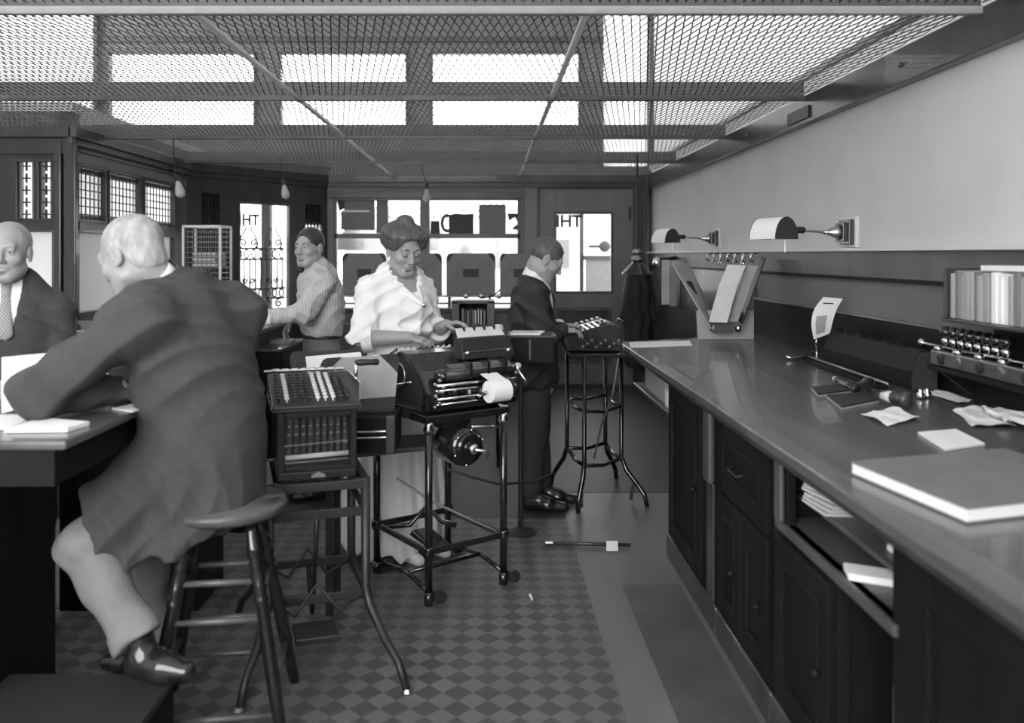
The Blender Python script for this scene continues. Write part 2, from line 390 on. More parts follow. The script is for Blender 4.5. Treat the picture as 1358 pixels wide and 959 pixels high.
def scroll(c, r0, turns, s, st=0., sq=1.): return [(c[0] + s * r0 * (1 - .8 * i / 22) * math.cos(st + turns * 2 * math.pi * i / 22), bY, c[1] + sq * r0 * (1 - .8 * i / 22) * math.sin(st + turns * 2 * math.pi * i / 22)) for i in range(23)]
for k in range(7):
    a = g2[0] + wg * (k + .5) / 7
    for z in (1.56, 1.115):
        gr.tube([(a + .03 * math.cos(i * math.pi / 6), bY, z + .045 * math.sin(i * math.pi / 6)) for i in range(13)], .009, 5)
for a in (.25, .75):
    c = g2[0] + wg * a
    for s in (-1, 1):
        gr.tube(scroll((c + s * .07, 1.68), .055, 1.3, s, -1.2), .010, 5); gr.tube(scroll((c + s * .08, 1.0), .05, 1.3, s, 1.2), .010, 5)
        gr.tube([(c + s * .12, bY, 1.62), (c + s * .10, bY, 1.74), (c + s * .03, bY, 1.84), (c + s * .06, bY, 1.88)], .010, 5)
        gr.tube(scroll((c + s * .05, 1.27), .04, 1.2, s, 2.), .009, 5)
gr.build('iron_grille', 'blackm', door, kind='stuff')
for nn, s in (('window_2', s1), ('window_3', s2)):
    wn = sroot(nn, A + uo * s[0] + Vector((0, 0, s[2])))
    f = MB(fo); f.box((s[0], .03, s[2]), (s[1], .036, s[3])); f.build('pane', 'frost', wn)
    f = MB(fo)
    for k in range(1, 5): f.box((s[0] + (s[1] - s[0]) * k / 5 - .004, .01, s[2]), (s[0] + (s[1] - s[0]) * k / 5 + .004, .03, s[3]))
    for k in range(1, 8): f.box((s[0], .008, s[2] + (s[3] - s[2]) * k / 8 - .004), (s[1], .028, s[2] + (s[3] - s[2]) * k / 8 + .004))
    f.build('glazing_bars', 'blackm', wn, kind='stuff')
    if nn == 'window_2' or True:
        f = MB(fo); f.box((s[0], .05, s[2] + (.18 if nn == 'window_3' else 0)), (s[1], .06, s[3])); f.build('dark_blind', 'out_d', wn)

# ---- left wall (receding) and the bay wall that faces the camera
fl = frame((XL, YL, 0), (0, 1, 0), (-1, 0, 0))
ups = [(.06, .56, 1.80, 2.24), (.60, 1.23, 1.80, 2.24), (1.32, 2.06, 1.80, 2.24)]; los = [(.06, .92, 1.09, 1.74), (1.0, 2.06, 1.09, 1.74)]
m = MB(fl); wall_cells(m, 0, 2.45, 0, 2.62, .12, ups + los); struct(m.build('wall_left', 'wood'))
t = MB(fl); t.box((-.06, -.06, 2.42), (2.4, 0, 2.5)); t.box((-.06, -.035, 2.37), (2.4, 0, 2.42)); t.box((-.06, -.02, 2.33), (2.4, 0, 2.345)); struct(t.build('trim_10', 'wood_mid', bev=.004))
t = MB(fl); t.box((0, -.008, 2.25), (2.4, 0, 2.345)); struct(t.build('trim_11', 'dado'))
for i, s in enumerate(ups):
    wn = sroot('window_%d' % (4 + i), fl @ Vector((s[0], 0, s[2])))
    f = MB(fl); frame_rect(f, *s, .02, -.015, .06); f.build('window_frame', 'wood', wn, bev=.003)
    f = MB(fl); f.box((s[0], .03, s[2]), (s[1], .036, s[3])); f.build('pane', 'milk', wn)
    f = MB(fl); na = int((s[1] - s[0]) / .07)
    for k in range(1, na): a = s[0] + (s[1] - s[0]) * k / na; f.box((a - .007, .024, s[2]), (a + .007, .029, s[3]))
    for k in range(1, 7): z = s[2] + (s[3] - s[2]) * k / 7; f.box((s[0], .024, z - .005), (s[1], .0285, z + .005))
    for zz in (s[2] + .04, s[3] - .04):
        for k in range(na): a = s[0] + (s[1] - s[0]) * (k + .5) / na; f.box((a - .02, .0235, zz - .016), (a + .02, .0295, zz + .016))
    f.build('glazing_bars', 'blackm', wn, kind='stuff')
for i, s in enumerate(los):
    wn = sroot('window_%d' % (7 + i), fl @ Vector((s[0], 0, s[2])))
    f = MB(fl); frame_rect(f, *s, .02, -.015, .06); f.build('window_frame', 'wood', wn, bev=.003)
    f = MB(fl); f.box((s[0], .03, s[2]), (s[1], .036, s[3])); f.build('pane', 'dim', wn)
fy = frame((0, YL, 0), (1, 0, 0), (0, 1, 0)); xl = lambda px: XP(px, YL)
b1 = (xl(20), xl(46), ZY(292, YL), ZY(212, YL)); b2 = (xl(49), xl(70), b1[2], b1[3]); b3 = (xl(12), xl(72), 1.0, ZY(305, YL))
b0 = (-4.45, xl(12) - .1, 1.0, ZY(305, YL))
m = MB(fy); wall_cells(m, -4.7, XL, 0, 2.62, .12, [b1, b2, b3, b0]); struct(m.build('wall_bay', 'wood'))
t = MB(fy); t.box((-4.7, -.06, 2.42), (XL + .02, 0, 2.5)); t.box((-4.7, -.03, 2.3), (XL, 0, 2.42)); struct(t.build('trim_12', 'wood', bev=.004))
t = MB(fy); t.box((xl(74), -.04, 0), (xl(84), 0, 2.42)); t.box((xl(88), -.05, 0), (XL + .05, 0, 2.42)); struct(t.build('trim_13', 'wood', bev=.01))
for i, s in enumerate((b1, b2, b3, b0)):
    wn = sroot('window_%d' % (9 + i), (s[0], YL, s[2]))
    f = MB(fy); frame_rect(f, *s, .015, -.01, .06); f.build('window_frame', 'wood', wn, bev=.003)
    f = MB(fy); f.box((s[0], .03, s[2]), (s[1], .036, s[3])); f.build('pane', 'frost' if i < 2 else 'milk', wn)
    if i < 2:
        f = MB(fy); cx = (s[0] + s[1]) / 2
        for k in range(5):
            z = s[2] + (s[3] - s[2]) * (k + .5) / 5; f.box((cx - .03, .018, z - .005), (cx + .03, .03, z + .005)); f.box((cx - .005, .016, z - .035), (cx + .005, .03, z + .035))
        f.build('glass_tile_marks', 'ink', wn, kind='stuff')

# ---- upper storey above the wire ceiling: street front with three great panes, side glazing
YF = 10.3; xf = lambda px: XP(px, YF)
fu = frame((0, YF, 0), (1, 0, 0), (0, 1, 0))
za, zb = ZY(178, YF), ZY(68, YF)
tops = [(xf(142), xf(340)), (xf(370), xf(541)), (xf(571), xf(770))]
hs = [(a, b, za, zb) for a, b in tops]; sd = (1.40, 1.93, 2.62, 4.9)
m = MB(fu); wall_cells(m, -4.85, XR + .1, 2.56, 5.6, .15, hs + [sd]); struct(m.build('wall_upper_back', 'wallwood'))
for i, s in enumerate(hs):
    wn = sroot('window_%d' % (13 + i), (s[0], YF, s[2]))
    f = MB(fu); frame_rect(f, *s, .03, -.03, .08); f.build('window_frame', 'wood_mid', wn, bev=.004)
    f = MB(fu); f.box((s[0], .03, s[2]), (s[1], .036, s[3])); f.build('pane', 'pane', wn)
wn = sroot('window_16', (sd[0], YF, sd[2])); f = MB(fu); f.box((sd[0], .03, sd[2]), (sd[1], .036, sd[3])); f.build('pane', 'milk', wn)
t = MB(fu); t.box((-4.7, -.05, 4.12), (1.4, 0, 4.17)); struct(t.build('trim_14', 'wood_mid', bev=.005))
fs = frame((-4.7, -1.7, 0), (0, 1, 0), (-1, 0, 0))
wl = [(2.45, 5.5, 2.72, 4.9), (5.6, 8.0, 2.72, 4.9), (8.1, 11.95, 2.66, 5.0)]
m = MB(fs); wall_cells(m, 0, 8.05, 0, 5.6, .15, [w for w in wl if w[1] < 8.05]); wall_cells(m, 8.05, 12.1, 2.62, 5.6, .15, [w for w in wl if w[0] > 8.05])
struct(m.build('wall_upper_left', 'upper'))
wl = [w for w in wl if w[1] < 8.05 or w[0] > 8.05]
for i, s in enumerate(wl):
    wn = sroot('window_%d' % (17 + i), fs @ Vector((s[0], 0, s[2])))
    f = MB(fs); f.box((s[0], .03, s[2]), (s[1], .036, s[3])); f.build('pane', 'milk', wn)
    f = MB(fs); frame_rect(f, *s, .04, -.02, .08); f.build('window_frame', 'wood_mid', wn, bev=.004)
struct(MB().box((-4.85, YL + .05, 2.62), (XL - .02, 10.45, 2.70)).build('trim_15', 'upper'))
fr = frame((0, -1.6, 0), (1, 0, 0), (0, -1, 0)); rw = (-3.4, .3, 1.0, 4.2)
m = MB(fr); wall_cells(m, -4.85, 2.1, 0, 5.6, .15, [rw]); struct(m.build('wall_rear', 'upper'))
wn = sroot('window_30', (rw[0], -1.6, rw[2])); f = MB(fr); frame_rect(f, *rw, .06, -.02, .1); f.box((-1.6, -.02, 1.0), (-1.5, .1, 4.2)); f.build('window_frame', 'wood', wn)
f = MB(fr); f.box((rw[0], .04, rw[2]), (rw[1], .046, rw[3])); f.build('pane', 'pane', wn)

# ---- wire ceiling over the clerks: cross bars, pale rails and woven wire
cg = sroot('ceiling_grille', (0, 6, ZC))
bars = [3.26, 5.09, 6.77, 8.55]
for i, y in enumerate(bars):
    xl0 = -4.6 if y < YL else XL
    m = MB(); m.box((xl0, y, ZC - .02), (XR - .06, y + .06, ZC + .085)); m.build('cross_bar', 'bar', cg, bev=.006)
    m = MB(); m.box((xl0, y - .012, ZC - .03), (XR - .06, y + .02, ZC + .0)); m.build('bar_moulding', 'wood_mid' if i else 'canvas', cg, bev=.004)
ys = [2.3] + bars + [YB]
for X in (.383, -1.14):
    for a, b in zip(ys[:-1], ys[1:]):
        if a < 3: continue
        m = MB(); m.box((X - .014, a + .06, ZC - .02), (X + .014, b, ZC + .0)); m.build('rail', 'rail', cg, bev=.003)
def weave(x0, x1, y0, y1, p=.036, py=.10, t=.0030):
    ny = int((y1 - y0) / py); nx = int((x1 - x0) / (p / 2)); i = np.arange(nx + 1); V = []; Fc = []
    base = 0
    for r in range(ny + 1):
        y = y0 + r * py + np.where((i + 0) % 2 == 0, -py * .48, py * .48) * (1 if r % 2 == 0 else -1)
        X = x0 + i * p / 2; z = np.full(nx + 1, ZC)
        a = np.stack([X, y, z - t], 1); b = np.stack([X, y, z + t], 1); c = np.stack([X - t, y, z], 1); d = np.stack([X + t, y, z], 1)
        V += [a, b, c, d]; n = nx + 1; k = np.arange(nx)
        for o1, o2 in ((0, n), (2 * n, 3 * n)):
            Fc.append(np.stack([base + o1 + k, base + o1 + k + 1, base + o2 + k + 1, base + o2 + k], 1))
        base += 4 * n
    V = np.concatenate(V); Fc = np.concatenate(Fc)
    me = bpy.data.meshes.new('wire_mesh'); me.vertices.add(len(V)); me.vertices.foreach_set('co', (V - np.array(cg.location)).ravel().astype(np.float32))
    me.loops.add(len(Fc) * 4); me.loops.foreach_set('vertex_index', Fc.ravel().astype(np.int32))
    me.polygons.add(len(Fc)); me.polygons.foreach_set('loop_start', np.arange(0, len(Fc) * 4, 4, dtype=np.int32))
    me.update(calc_edges=True); me.materials.append(M['wire'])
    o = bpy.data.objects.new('wire_mesh', me); COL.objects.link(o); o.parent = cg; o['kind'] = 'stuff'
for a, b in zip(ys[:-1], ys[1:]): weave(-4.6 if b < YL + .5 else XL, XR - .06, a + .06, min(b, YL) if (a < YL < b and False) else b)

# ---- the street outside the windows
struct(MB().box((-30, 10.5, -.25), (30, 60, -.15)).build('ground', 'asphalt'))
struct(MB().box((-30, 4, -.25), (-4.9, 10.5, -.15)).build('ground_side', 'asphalt'))
bd = thing('shop_building', 'pale stone shop building across the street with a dark awning', 'building', (0, 22, -.15))
MB().box((-3.7, 22, -.15), (3.2, 28, 2.7)).build('building_wall', 'out_l', bd)
MB().slab([(-3.7, 22, 2.2), (-3.7, 20.9, 1.95), (-3.7, 20.9, 1.66), (-3.7, 22, 1.9)], (2.5, 0, 0)).build('awning', 'out_d', bd)
for X in (-.9, .9): MB().box((X, 21.9, 1.2), (X + 1.2, 22.02, 1.95)).build('shop_window', 'canvas_d', bd)
MB().box((-3.9, 21.8, 2.6), (3.4, 28, 2.8)).build('cornice', 'out_l', bd)
pole = MB().box((XP(346, 11.3), 11.3, -.15), (XP(358, 11.3), 11.45, 2.7)).build('street_post', 'out_d', loc=(XP(352, 11.3), 11.37, -.15), bev=.01)
tag(pole, 'dark square post standing on the pavement outside the scrolled entrance door', 'post')
ob = thing('street_hoarding', 'dark boarded hoarding on the pavement outside the glazed door', 'hoarding', (XP(794, 13), 13, -.15))
MB().box((XP(777, 13), 13, -.15), (XP(812, 13), 13.08, ZY(340, 13))).build('board', 'canvas_d', ob)
MB().box((XP(775, 13), 12.97, ZY(345, 13)), (XP(812, 13), 13.1, ZY(339, 13))).build('board_cap', 'out_d', ob)
MB().box((XP(780, 13), 12.9, ZY(329, 13)), (XP(800, 13), 12.95, ZY(325, 13))).build('arm', 'out_d', ob)
MB().ball((XP(801, 13), 12.92, ZY(327, 13)), .09).build('arm_knob', 'out_d', ob)
MB().box((XP(770, 13), 13.1, -.15), (XP(775, 13), 13.2, ZY(283, 13))).build('upright', 'out_d', ob)
# ================================================================ THE LONG COUNTER
HC = .98
ct = thing('counter', 'long polished dark wooden counter top running along the right wall', 'counter', (1.4, 3.2, .94))
MB().slab([(.857, .35, .945), (1.92, .35, .945), (1.92, 6.10, .945), (.857, 5.58, .945)], (0, 0, .035)).build('top_board', 'counter', ct, bev=.006)
MB().slab([(.88, .35, .915), (.90, .35, .915), (.90, 5.55, .915), (.88, 5.55, .915)], (0, 0, .03)).build('edge_moulding', 'wood', ct, bev=.006)
XF = .94
fd = frame((XF - .016, 0, 0), (0, 1, 0), (1, 0, 0))
ff = frame((XF, 0, 0), (0, 1, 0), (1, 0, 0))      # a = depth along the counter, b into the cabinet
def panel_door(par, a0, a1, z0, z1, knob=True, name='door'):
    m = MB(fd); wall_cells(m, a0, a1, z0, z1, .022, [(a0 + .07, a1 - .07, z0 + .08, z1 - .08)])
    d = m.build(name, 'wood_v', par, bev=.003)
    m = MB(fd); m.box((a0 + .06, .010, z0 + .07), (a1 - .06, .022, z1 - .07)); m.build('panel', 'wood_v', d)
    m = MB(fd); frame_rect(m, a0 + .065, a1 - .065, z0 + .075, z1 - .075, .012, -.004, .012); m.build('panel_moulding', 'wood_v', d, bev=.003)
    if knob: m = MB(fd); m.ball((a0 + .035, -.02, (z0 + z1) / 2), .014); m.build('knob', 'wood_v', d, smooth=True)
    return d
def carcass(name, label, a0, a1, opens=()):
    t = thing(name, label, 'cabinet', (1.4, (a0 + a1) / 2, 0))
    m = MB(ff); m.box((a0, -.02, .0), (a1, .0, .115)); m.build('plinth', 'wood', t, bev=.008)
    m = MB(ff); wall_cells(m, a0, a1, .0, .915, .03, [(o[0], o[1], o[2], o[3]) for o in opens])
    m.box((a0, .03, .03), (a0 + .02, .93, .91)); m.box((a1 - .02, .03, .03), (a1, .93, .91)); m.box((a0 + .02, .9, .03), (a1 - .02, .93, .91)); m.box((a0 + .02, .03, .03), (a1 - .02, .9, .06))
    m.build('carcass', 'wood_v', t, bev=.003)
    return t
cA = carcass('counter_cabinet', 'far counter cabinet with one tall panelled door', 3.46, 4.39)
panel_door(cA, 3.72, 4.36, .13, .90)
m = MB(ff); m.box((3.52, -.03, .60), (3.62, .0, .90)); m.build('pilaster_bracket', 'wood_mid', cA, bev=.012)
m = MB(ff); m.box((3.52, -.012, .115), (3.62, .0, .60)); m.build('pilaster', 'wood', cA, bev=.004)
cB = carcass('counter_cabinet', 'middle counter cabinet with a wide drawer above two panelled doors', 2.79, 3.455)
d = panel_door(cB, 2.83, 3.42, .62, .90, False, 'drawer')
m = MB(fd); m.tube([(3.06, 0, .76), (3.06, -.03, .75), (3.18, -.03, .75), (3.18, 0, .76)], .006, 6); m.build('drawer_pull', 'blackm', d, smooth=True)
panel_door(cB, 2.83, 3.12, .13, .60); panel_door(cB, 3.13, 3.42, .13, .60)
cC = carcass('counter_cabinet', 'near counter cabinet with open paper shelves', 1.92, 2.785, [(1.98, 2.68, .70, .90), (1.98, 2.28, .12, .66)])
m = MB(ff); m.box((1.95, -.012, .672), (2.76, .85, .70)); m.build('shelf', 'wood_mid', cC, bev=.004)
m = MB(ff); m.box((1.95, .06, .765), (2.76, .85, .78)); m.build('shelf', 'wood_mid', cC, bev=.003)
m = MB(ff); m.box((2.29, .03, .06), (2.31, .85, .67)); m.build('divider', 'wood_v', cC)
panel_door(cC, 2.32, 2.75, .13, .655)
m = MB(ff); m.box((2.69, -.02, .70), (2.75, 0, .91)); m.build('pilaster_bracket', 'wood_mid', cC, bev=.01)
cD = carcass('counter_cabinet', 'nearest counter cabinet with two closed panelled doors', .8, 1.915)
panel_door(cD, 1.38, 1.86, .13, .90); panel_door(cD, .86, 1.36, .13, .90)
sh = thing('open_shelf_unit', 'open legged shelf under the far end of the counter', 'shelf', (1.4, 4.95, 0))
MB().box((XF, 4.40, .70), (1.88, 5.52, .725)).build('shelf', 'wood', sh, bev=.004)
for yy in (4.44, 5.48):
    for xx in (1.84,): MB().box((xx - .03, yy - .03, 0), (xx + .02, yy + .03, .94)).build('leg', 'wood_v', sh, bev=.004)
MB().box((1.86, 4.40, .0), (1.89, 5.52, .94)).build('back_panel', 'wood_v', sh)
def flat_sheet(name, q, label, cat, m='paper', th=.002, group=None, bev=0):
    q = [Vector(p) for p in q]; c = sum(q, Vector()) / len(q)
    o = MB().slab(q, (0, 0, th)).build(name, m, loc=c, bev=bev); return tag(o, label, cat, group)
bx = thing('document_box', 'pale open document box on the shelf under the far counter end', 'box', (1.15, 5.0, .725))
for q in (((.98, 4.72, .726), (1.0, 5.3, .90)), ((1.36, 4.72, .726), (1.38, 5.3, .90)), ((1.0, 5.28, .726), (1.36, 5.3, .90)), ((1.0, 4.72, .726), (1.36, 4.74, .86)), ((1.0, 4.74, .726), (1.36, 5.28, .735))):
    MB().box(*q).build('board', 'card', bx)
flat_sheet('paper_stack', [(.97, 4.45, .726), (1.25, 4.45, .726), (1.25, 4.66, .726), (.97, 4.66, .726)], 'white paper stack on the open shelf beneath the far counter', 'paper', th=.09)
# things in the near open shelves
o = MB()
for k in range(7): o.slab([(XF + .05 + .01 * k, 2.50 - .008 * k, .782 + .012 * k), (XF + .26, 2.48, .782 + .012 * k), (XF + .27, 2.66, .782 + .012 * k), (XF + .04, 2.66 - .01 * (k % 3), .782 + .012 * k)], (0, 0, .008))
tag(o.build('paper_bundle', 'paper2', loc=(XF + .15, 2.58, .782)), 'crumpled bundle of loose white papers in the upper open shelf of the near cabinet', 'paper')
flat_sheet('envelope', [(XF + .0, 2.22, .702), (XF + .12, 2.16, .702), (XF + .14, 2.24, .702), (XF + .02, 2.30, .702)], 'white envelope sticking out of the lower open shelf edge', 'envelope', th=.018)
flat_sheet('folded_paper', [(XF + .1, 2.02, .782), (XF + .3, 2.02, .782), (XF + .3, 2.2, .782), (XF + .1, 2.22, .782)], 'folded white paper lying on the upper open shelf nearest the camera', 'paper', th=.015)
for k, (a, h) in enumerate(((2.02, .42), (2.075, .38), (2.13, .44), (2.19, .36))):
    bk = MB(ff); bk.box((a, .12, .062), (a + .045, .4, .062 + h)); tag(bk.build('account_book', ('leather', 'canvas_d', 'leather', 'card')[k], loc=ff @ Vector((a + .02, .2, .062)), bev=.004),
        ('tall black account book in the low cubby, nearest the camera', 'grey account book, second in the low cubby', 'tallest black account book, third in the low cubby', 'short pale account book, last in the low cubby')[k], 'book', 'account books in the low cubby')

# ---------------------------------------------------------------- on the counter
def C(px, py, z=HC + .001): return OZ(px, py, z)
flat_sheet('paper_strip', [C(836, 461), C(918, 458.5), C(914, 452), C(834, 454)], 'white paper strip lying at the far end of the counter', 'paper')
def crumpled(name, q, label, amp=.012, seed=0, base=.002, nu=12, nv=9):
    q = [Vector(p) for p in q]; rs = np.random.RandomState(seed); ph = rs.rand(6) * 6.28; vs = []
    for j in range(nv + 1):
        for i in range(nu + 1):
            u, v = i / nu, j / nv; p = q[0].lerp(q[1], u).lerp(q[3].lerp(q[2], u), v)
            h = amp * (.5 + .3 * math.sin(7 * u + 4 * v + ph[0]) + .25 * math.sin(11 * v - 6 * u + ph[1]) + .2 * math.sin(17 * u + ph[2]) * math.sin(13 * v + ph[3])) + rs.rand() * amp * .12
            p = p + Vector((.004 * math.sin(9 * v + ph[4]), .004 * math.sin(8 * u + ph[5]), base + max(0, h))); vs.append(p)
    n = len(vs); w_ = nu + 1; fs = []
    for j in range(nv):
        for i in range(nu): a_ = j * w_ + i; fs += [(a_, a_ + 1, a_ + w_ + 1, a_ + w_), (n + a_, n + a_ + w_, n + a_ + w_ + 1, n + a_ + 1)]
    m_ = MB(); m_.add(vs + [v + Vector((0, 0, -.0012)) for v in vs], fs); return tag(m_.build(name, 'paper', loc=sum(q, Vector()) / 4), label, 'paper')
crumpled('paper_slip', [C(1142, 550), C(1178, 566), C(1220, 557), C(1187, 543)], 'white crumpled paper slip beside the black index pads', .010, 3)
crumpled('paper_sheet', [C(1220, 520), C(1270, 536), C(1292, 531.5), C(1238, 517)], 'long white sheet on the counter, behind the larger crumpled papers', .006, 5)
crumpled('loose_paper', [C(1262, 546), C(1288, 569), C(1352, 567), C(1302, 541)], 'large crumpled white paper at the right of the counter, under another', .012, 8)
crumpled('loose_paper', [C(1300, 549), C(1330, 569), C(1392, 572), C(1336, 549)], 'crumpled white paper lying uppermost at the right edge of the counter', .014, 11, .016)
flat_sheet('note_pad', [C(1217, 576), C(1268, 572), C(1306, 591), C(1254, 599)], 'small square white note pad in front of the big ledger', 'note pad', th=.008, bev=.001)
led = thing('ledger_book', 'big flat ledger with grey cover and white page edges on the near counter', 'book', C(1270, 640))
lq = [Vector((.94, 2.21, HC + .001)), Vector((1.012, 1.80, HC + .001)), Vector((1.50, 1.95, HC + .001)), Vector((1.43, 2.36, HC + .001))]
def scaleq(q, s, dz): c = sum(q, Vector()) / len(q); return [c + (p - c) * s + Vector((0, 0, dz)) for p in q]
MB().slab(lq, (0, 0, .004)).build('cover', 'cover', led); MB().slab(scaleq(lq, .985, .004), (0, 0, .026)).build('page_block', 'paper', led); MB().slab(scaleq(lq, 1.0, .030), (0, 0, .004)).build('cover', 'cover', led, bev=.001)
for nm, q, lb in (('index_pad', [(1076, 517), (1118, 513), (1130, 521), (1085, 527)], 'black index pad with pale edge, farther of the two beside the pens'),
                  ('index_pad', [(1096, 528), (1150, 524), (1166, 534), (1116, 544)], 'black index pad, nearer of the two beside the pens')):
    qq = [C(*p) for p in q][::-1]; pd = thing(nm, lb, 'pad', sum(qq, Vector()) / 4)
    MB().slab(qq, (0, 0, .008)).build('leaves', 'card', pd); MB().slab(scaleq(qq, .99, .008), (0, 0, .006)).build('cover', 'leather', pd)
# long pen rail in front of the black cabinet
ra, rb = C(1072, 478), C(1178, 516)
rl = thing('pen_rail', 'long brass-edged pen rail lying in front of the black ridged file', 'rail', (ra + rb) / 2)
dv = (rb - ra).normalized(); sv = Vector((dv.y, -dv.x, 0))
MB().slab([ra, rb, rb + sv * .05, ra + sv * .05][::-1], (0, 0, .012)).build('base', 'wood_v', rl); MB().tube([ra + Vector((0, 0, .02)), rb + Vector((0, 0, .02))], .008).build('rod', 'steel', rl, smooth=True)
MB().tube([ra + Vector((0, 0, .02)), ra + Vector((-.09, .0, .012)), ra + Vector((-.12, 0, .02))], .007).build('hook', 'nickel', rl, smooth=True)
# black ridged file
fa, fb_ = Vector((1.76, 4.50, HC)), Vector((1.76, 3.56, HC))
rf = thing('ridged_file', 'long black roofed card file with ridged top against the splashback', 'file', (fa + fb_) / 2)
prof = [(0, 0), (.115, 0), (.115, .10), (.085, .165), (.04, .165), (0, .075)]
MB().slab([(1.765 + a, 3.56, HC + .006 + z) for a, z in prof], (0, .93, 0)).build('body', 'wood_v', rf, bev=.004)
MB().slab([(1.771 + a * .9, 3.552, HC + .008 + z * .93) for a, z in prof], (0, .01, 0)).build('end_plate', 'wood', rf)
for k in range(6): MB().slab([(1.803, 3.66 + .14 * k, HC + .165), (1.853, 3.66 + .14 * k, HC + .165), (1.853, 3.75 + .14 * k, HC + .19), (1.803, 3.75 + .14 * k, HC + .19)], (0, .02, -.01)).build('ridge_tab', 'wood_v', rf, bev=.003)
MB().box((1.755, 3.54, HC + .001), (1.89, 4.50, HC + .006)).build('base_board', 'wood', rf)
# curved calendar strip on a little stand
cs = thing('card_holder', 'curved white card standing in a small nickel holder at the end of the black file', 'card holder', (1.765, 4.57, HC))
N = 10
def qcurve(P_, t):
    k = min(int(t * 3), 2); f_ = t * 3 - k; p0 = P_[max(k - 1, 0)]; p1 = P_[k]; p2 = P_[k + 1]; p3 = P_[min(k + 2, 3)]
    return [.5 * (2 * b_ + (c_ - a_) * f_ + (2 * a_ - 5 * b_ + 4 * c_ - d_) * f_ ** 2 + (3 * b_ - a_ - 3 * c_ + d_) * f_ ** 3) for a_, b_, c_, d_ in zip(p0, p1, p2, p3)]
le_ = [(1079, 450, 4.54), (1076, 430, 4.53), (1080, 410, 4.55), (1092, 394, 4.60)]; re_ = [(1100, 442, 4.55), (1104, 425, 4.54), (1109, 410, 4.56), (1117, 396, 4.60)]
vs_ = [W(*qcurve(le_, i / N)) for i in range(N + 1)] + [W(*qcurve(re_, i / N)) for i in range(N + 1)]
mb = MB(); mb.add(vs_ + [v + Vector((.003, 0, -.001)) for v in vs_], [(i, i + 1, N + 2 + i, N + 1 + i) for i in range(N)] + [(2 * N + 2 + i, 3 * N + 3 + i, 3 * N + 4 + i, 2 * N + 3 + i) for i in range(N)])
mb.build('card', 'paper', cs, smooth=True)
def on_card(i, u, v): return vs_[i] * (1 - u) + vs_[N + 1 + i] * u + Vector((-.002, -.004, .0)) * v
for nm, i0, i1, u0, u1, mm in (('printed_rule', 8, 8, .25, .75, 'ink'), ('printed_panel', 1, 5, .2, .7, 'card')):
    if i0 == i1: q = [on_card(i0, u0, 1), on_card(i0, u1, 1), on_card(i0, u1, 1) + Vector((0, 0, .006)), on_card(i0, u0, 1) + Vector((0, 0, .006))]; f_ = [(0, 1, 2, 3)]
    else:
        q = [on_card(i, u0, 1) for i in range(i0, i1 + 1)] + [on_card(i, u1, 1) for i in range(i0, i1 + 1)]; n_ = i1 - i0 + 1; f_ = [(i, n_ + i, n_ + i + 1, i + 1) for i in range(n_ - 1)]
    MB().add(q, f_).build(nm, mm, cs)
MB().lathe([(.035, 0), (.035, .008), (.006, .012), (.006, .075), (.012, .08)], (1.765, 4.57, HC), (0, 0, 1), 12).build('stand', 'nickel', cs, smooth=True)
MB().tube([(1.765, 4.57, HC + .075), (1.75, 4.55, HC + .08), (1.755, 4.545, HC + .13)], .005, 6).build('clip', 'nickel', cs, smooth=True)
hg = MB(); [hg.ball((1.90, 4.93 + dy, 1.17 + dz), .014, 8, 5) for dy, dz in ((0, 0), (.03, 0), (0, .035), (.03, .035))]; hg.box((1.905, 4.90, 1.15), (1.92, 4.99, 1.225))
tag(hg.build('wall_catch', 'nickel', loc=(1.91, 4.94, 1.18), smooth=False), 'small nickel catch fixed to the dark splashback beside the curved card', 'catch')
# pens, stamps and ink
def lie(name, px0, py0, px1, py1, r, m, label, cat, group=None, mid=None, tip='paper2'):
    a, b = C(px0, py0, HC + r * 1.32 + .001), C(px1, py1, HC + r * 1.32 + .001); t = thing(name, label, cat, (a + b) / 2, group); d = (b - a)
    MB().lathe([(r * .5, 0), (r, .02), (r * .8, d.length * .5), (r * 1.0, d.length * .62), (r * .7, d.length * .66), (r * 1.3, d.length * .8), (r * 1.1, d.length * .96), (r * .4, d.length)], a, d, 12).build('handle', m, t, smooth=True)
    MB().lathe([(r * .55, -.03), (r * .9, .0), (r, .022)], a, d, 10).build('tip', tip, t, smooth=True)
lie('hand_stamp', 1108, 503, 1128, 514, .014, 'black', 'black turned hand stamp with pale tip lying by the pen rail', 'stamp')
lie('date_stamp', 1133, 515, 1154, 507, .02, 'steel', 'grey metal date stamp lying between the index pads and the ink balls', 'stamp', tip='blackm')
lie('hand_stamp', 1178, 526, 1206, 531, .024, 'wood', 'dark turned wooden hand stamp with pale end nearest the paper slips', 'stamp')
for k, (px, py) in enumerate(((1221, 529), (1230, 528))):
    p = C(px, py); bl = MB(); bl.lathe([(.012, 0), (.016, .004), (.016, .02), (.008, .028), (.010, .034), (.004, .04)], p, (0, 0, 1), 12); tag(bl.build('pawn_weight', 'nickel', loc=p, smooth=True), ('tiny bright nickel weight, left of the pair on the counter', 'tiny bright nickel weight, right of the pair on the counter')[k], 'weight', 'nickel weights')
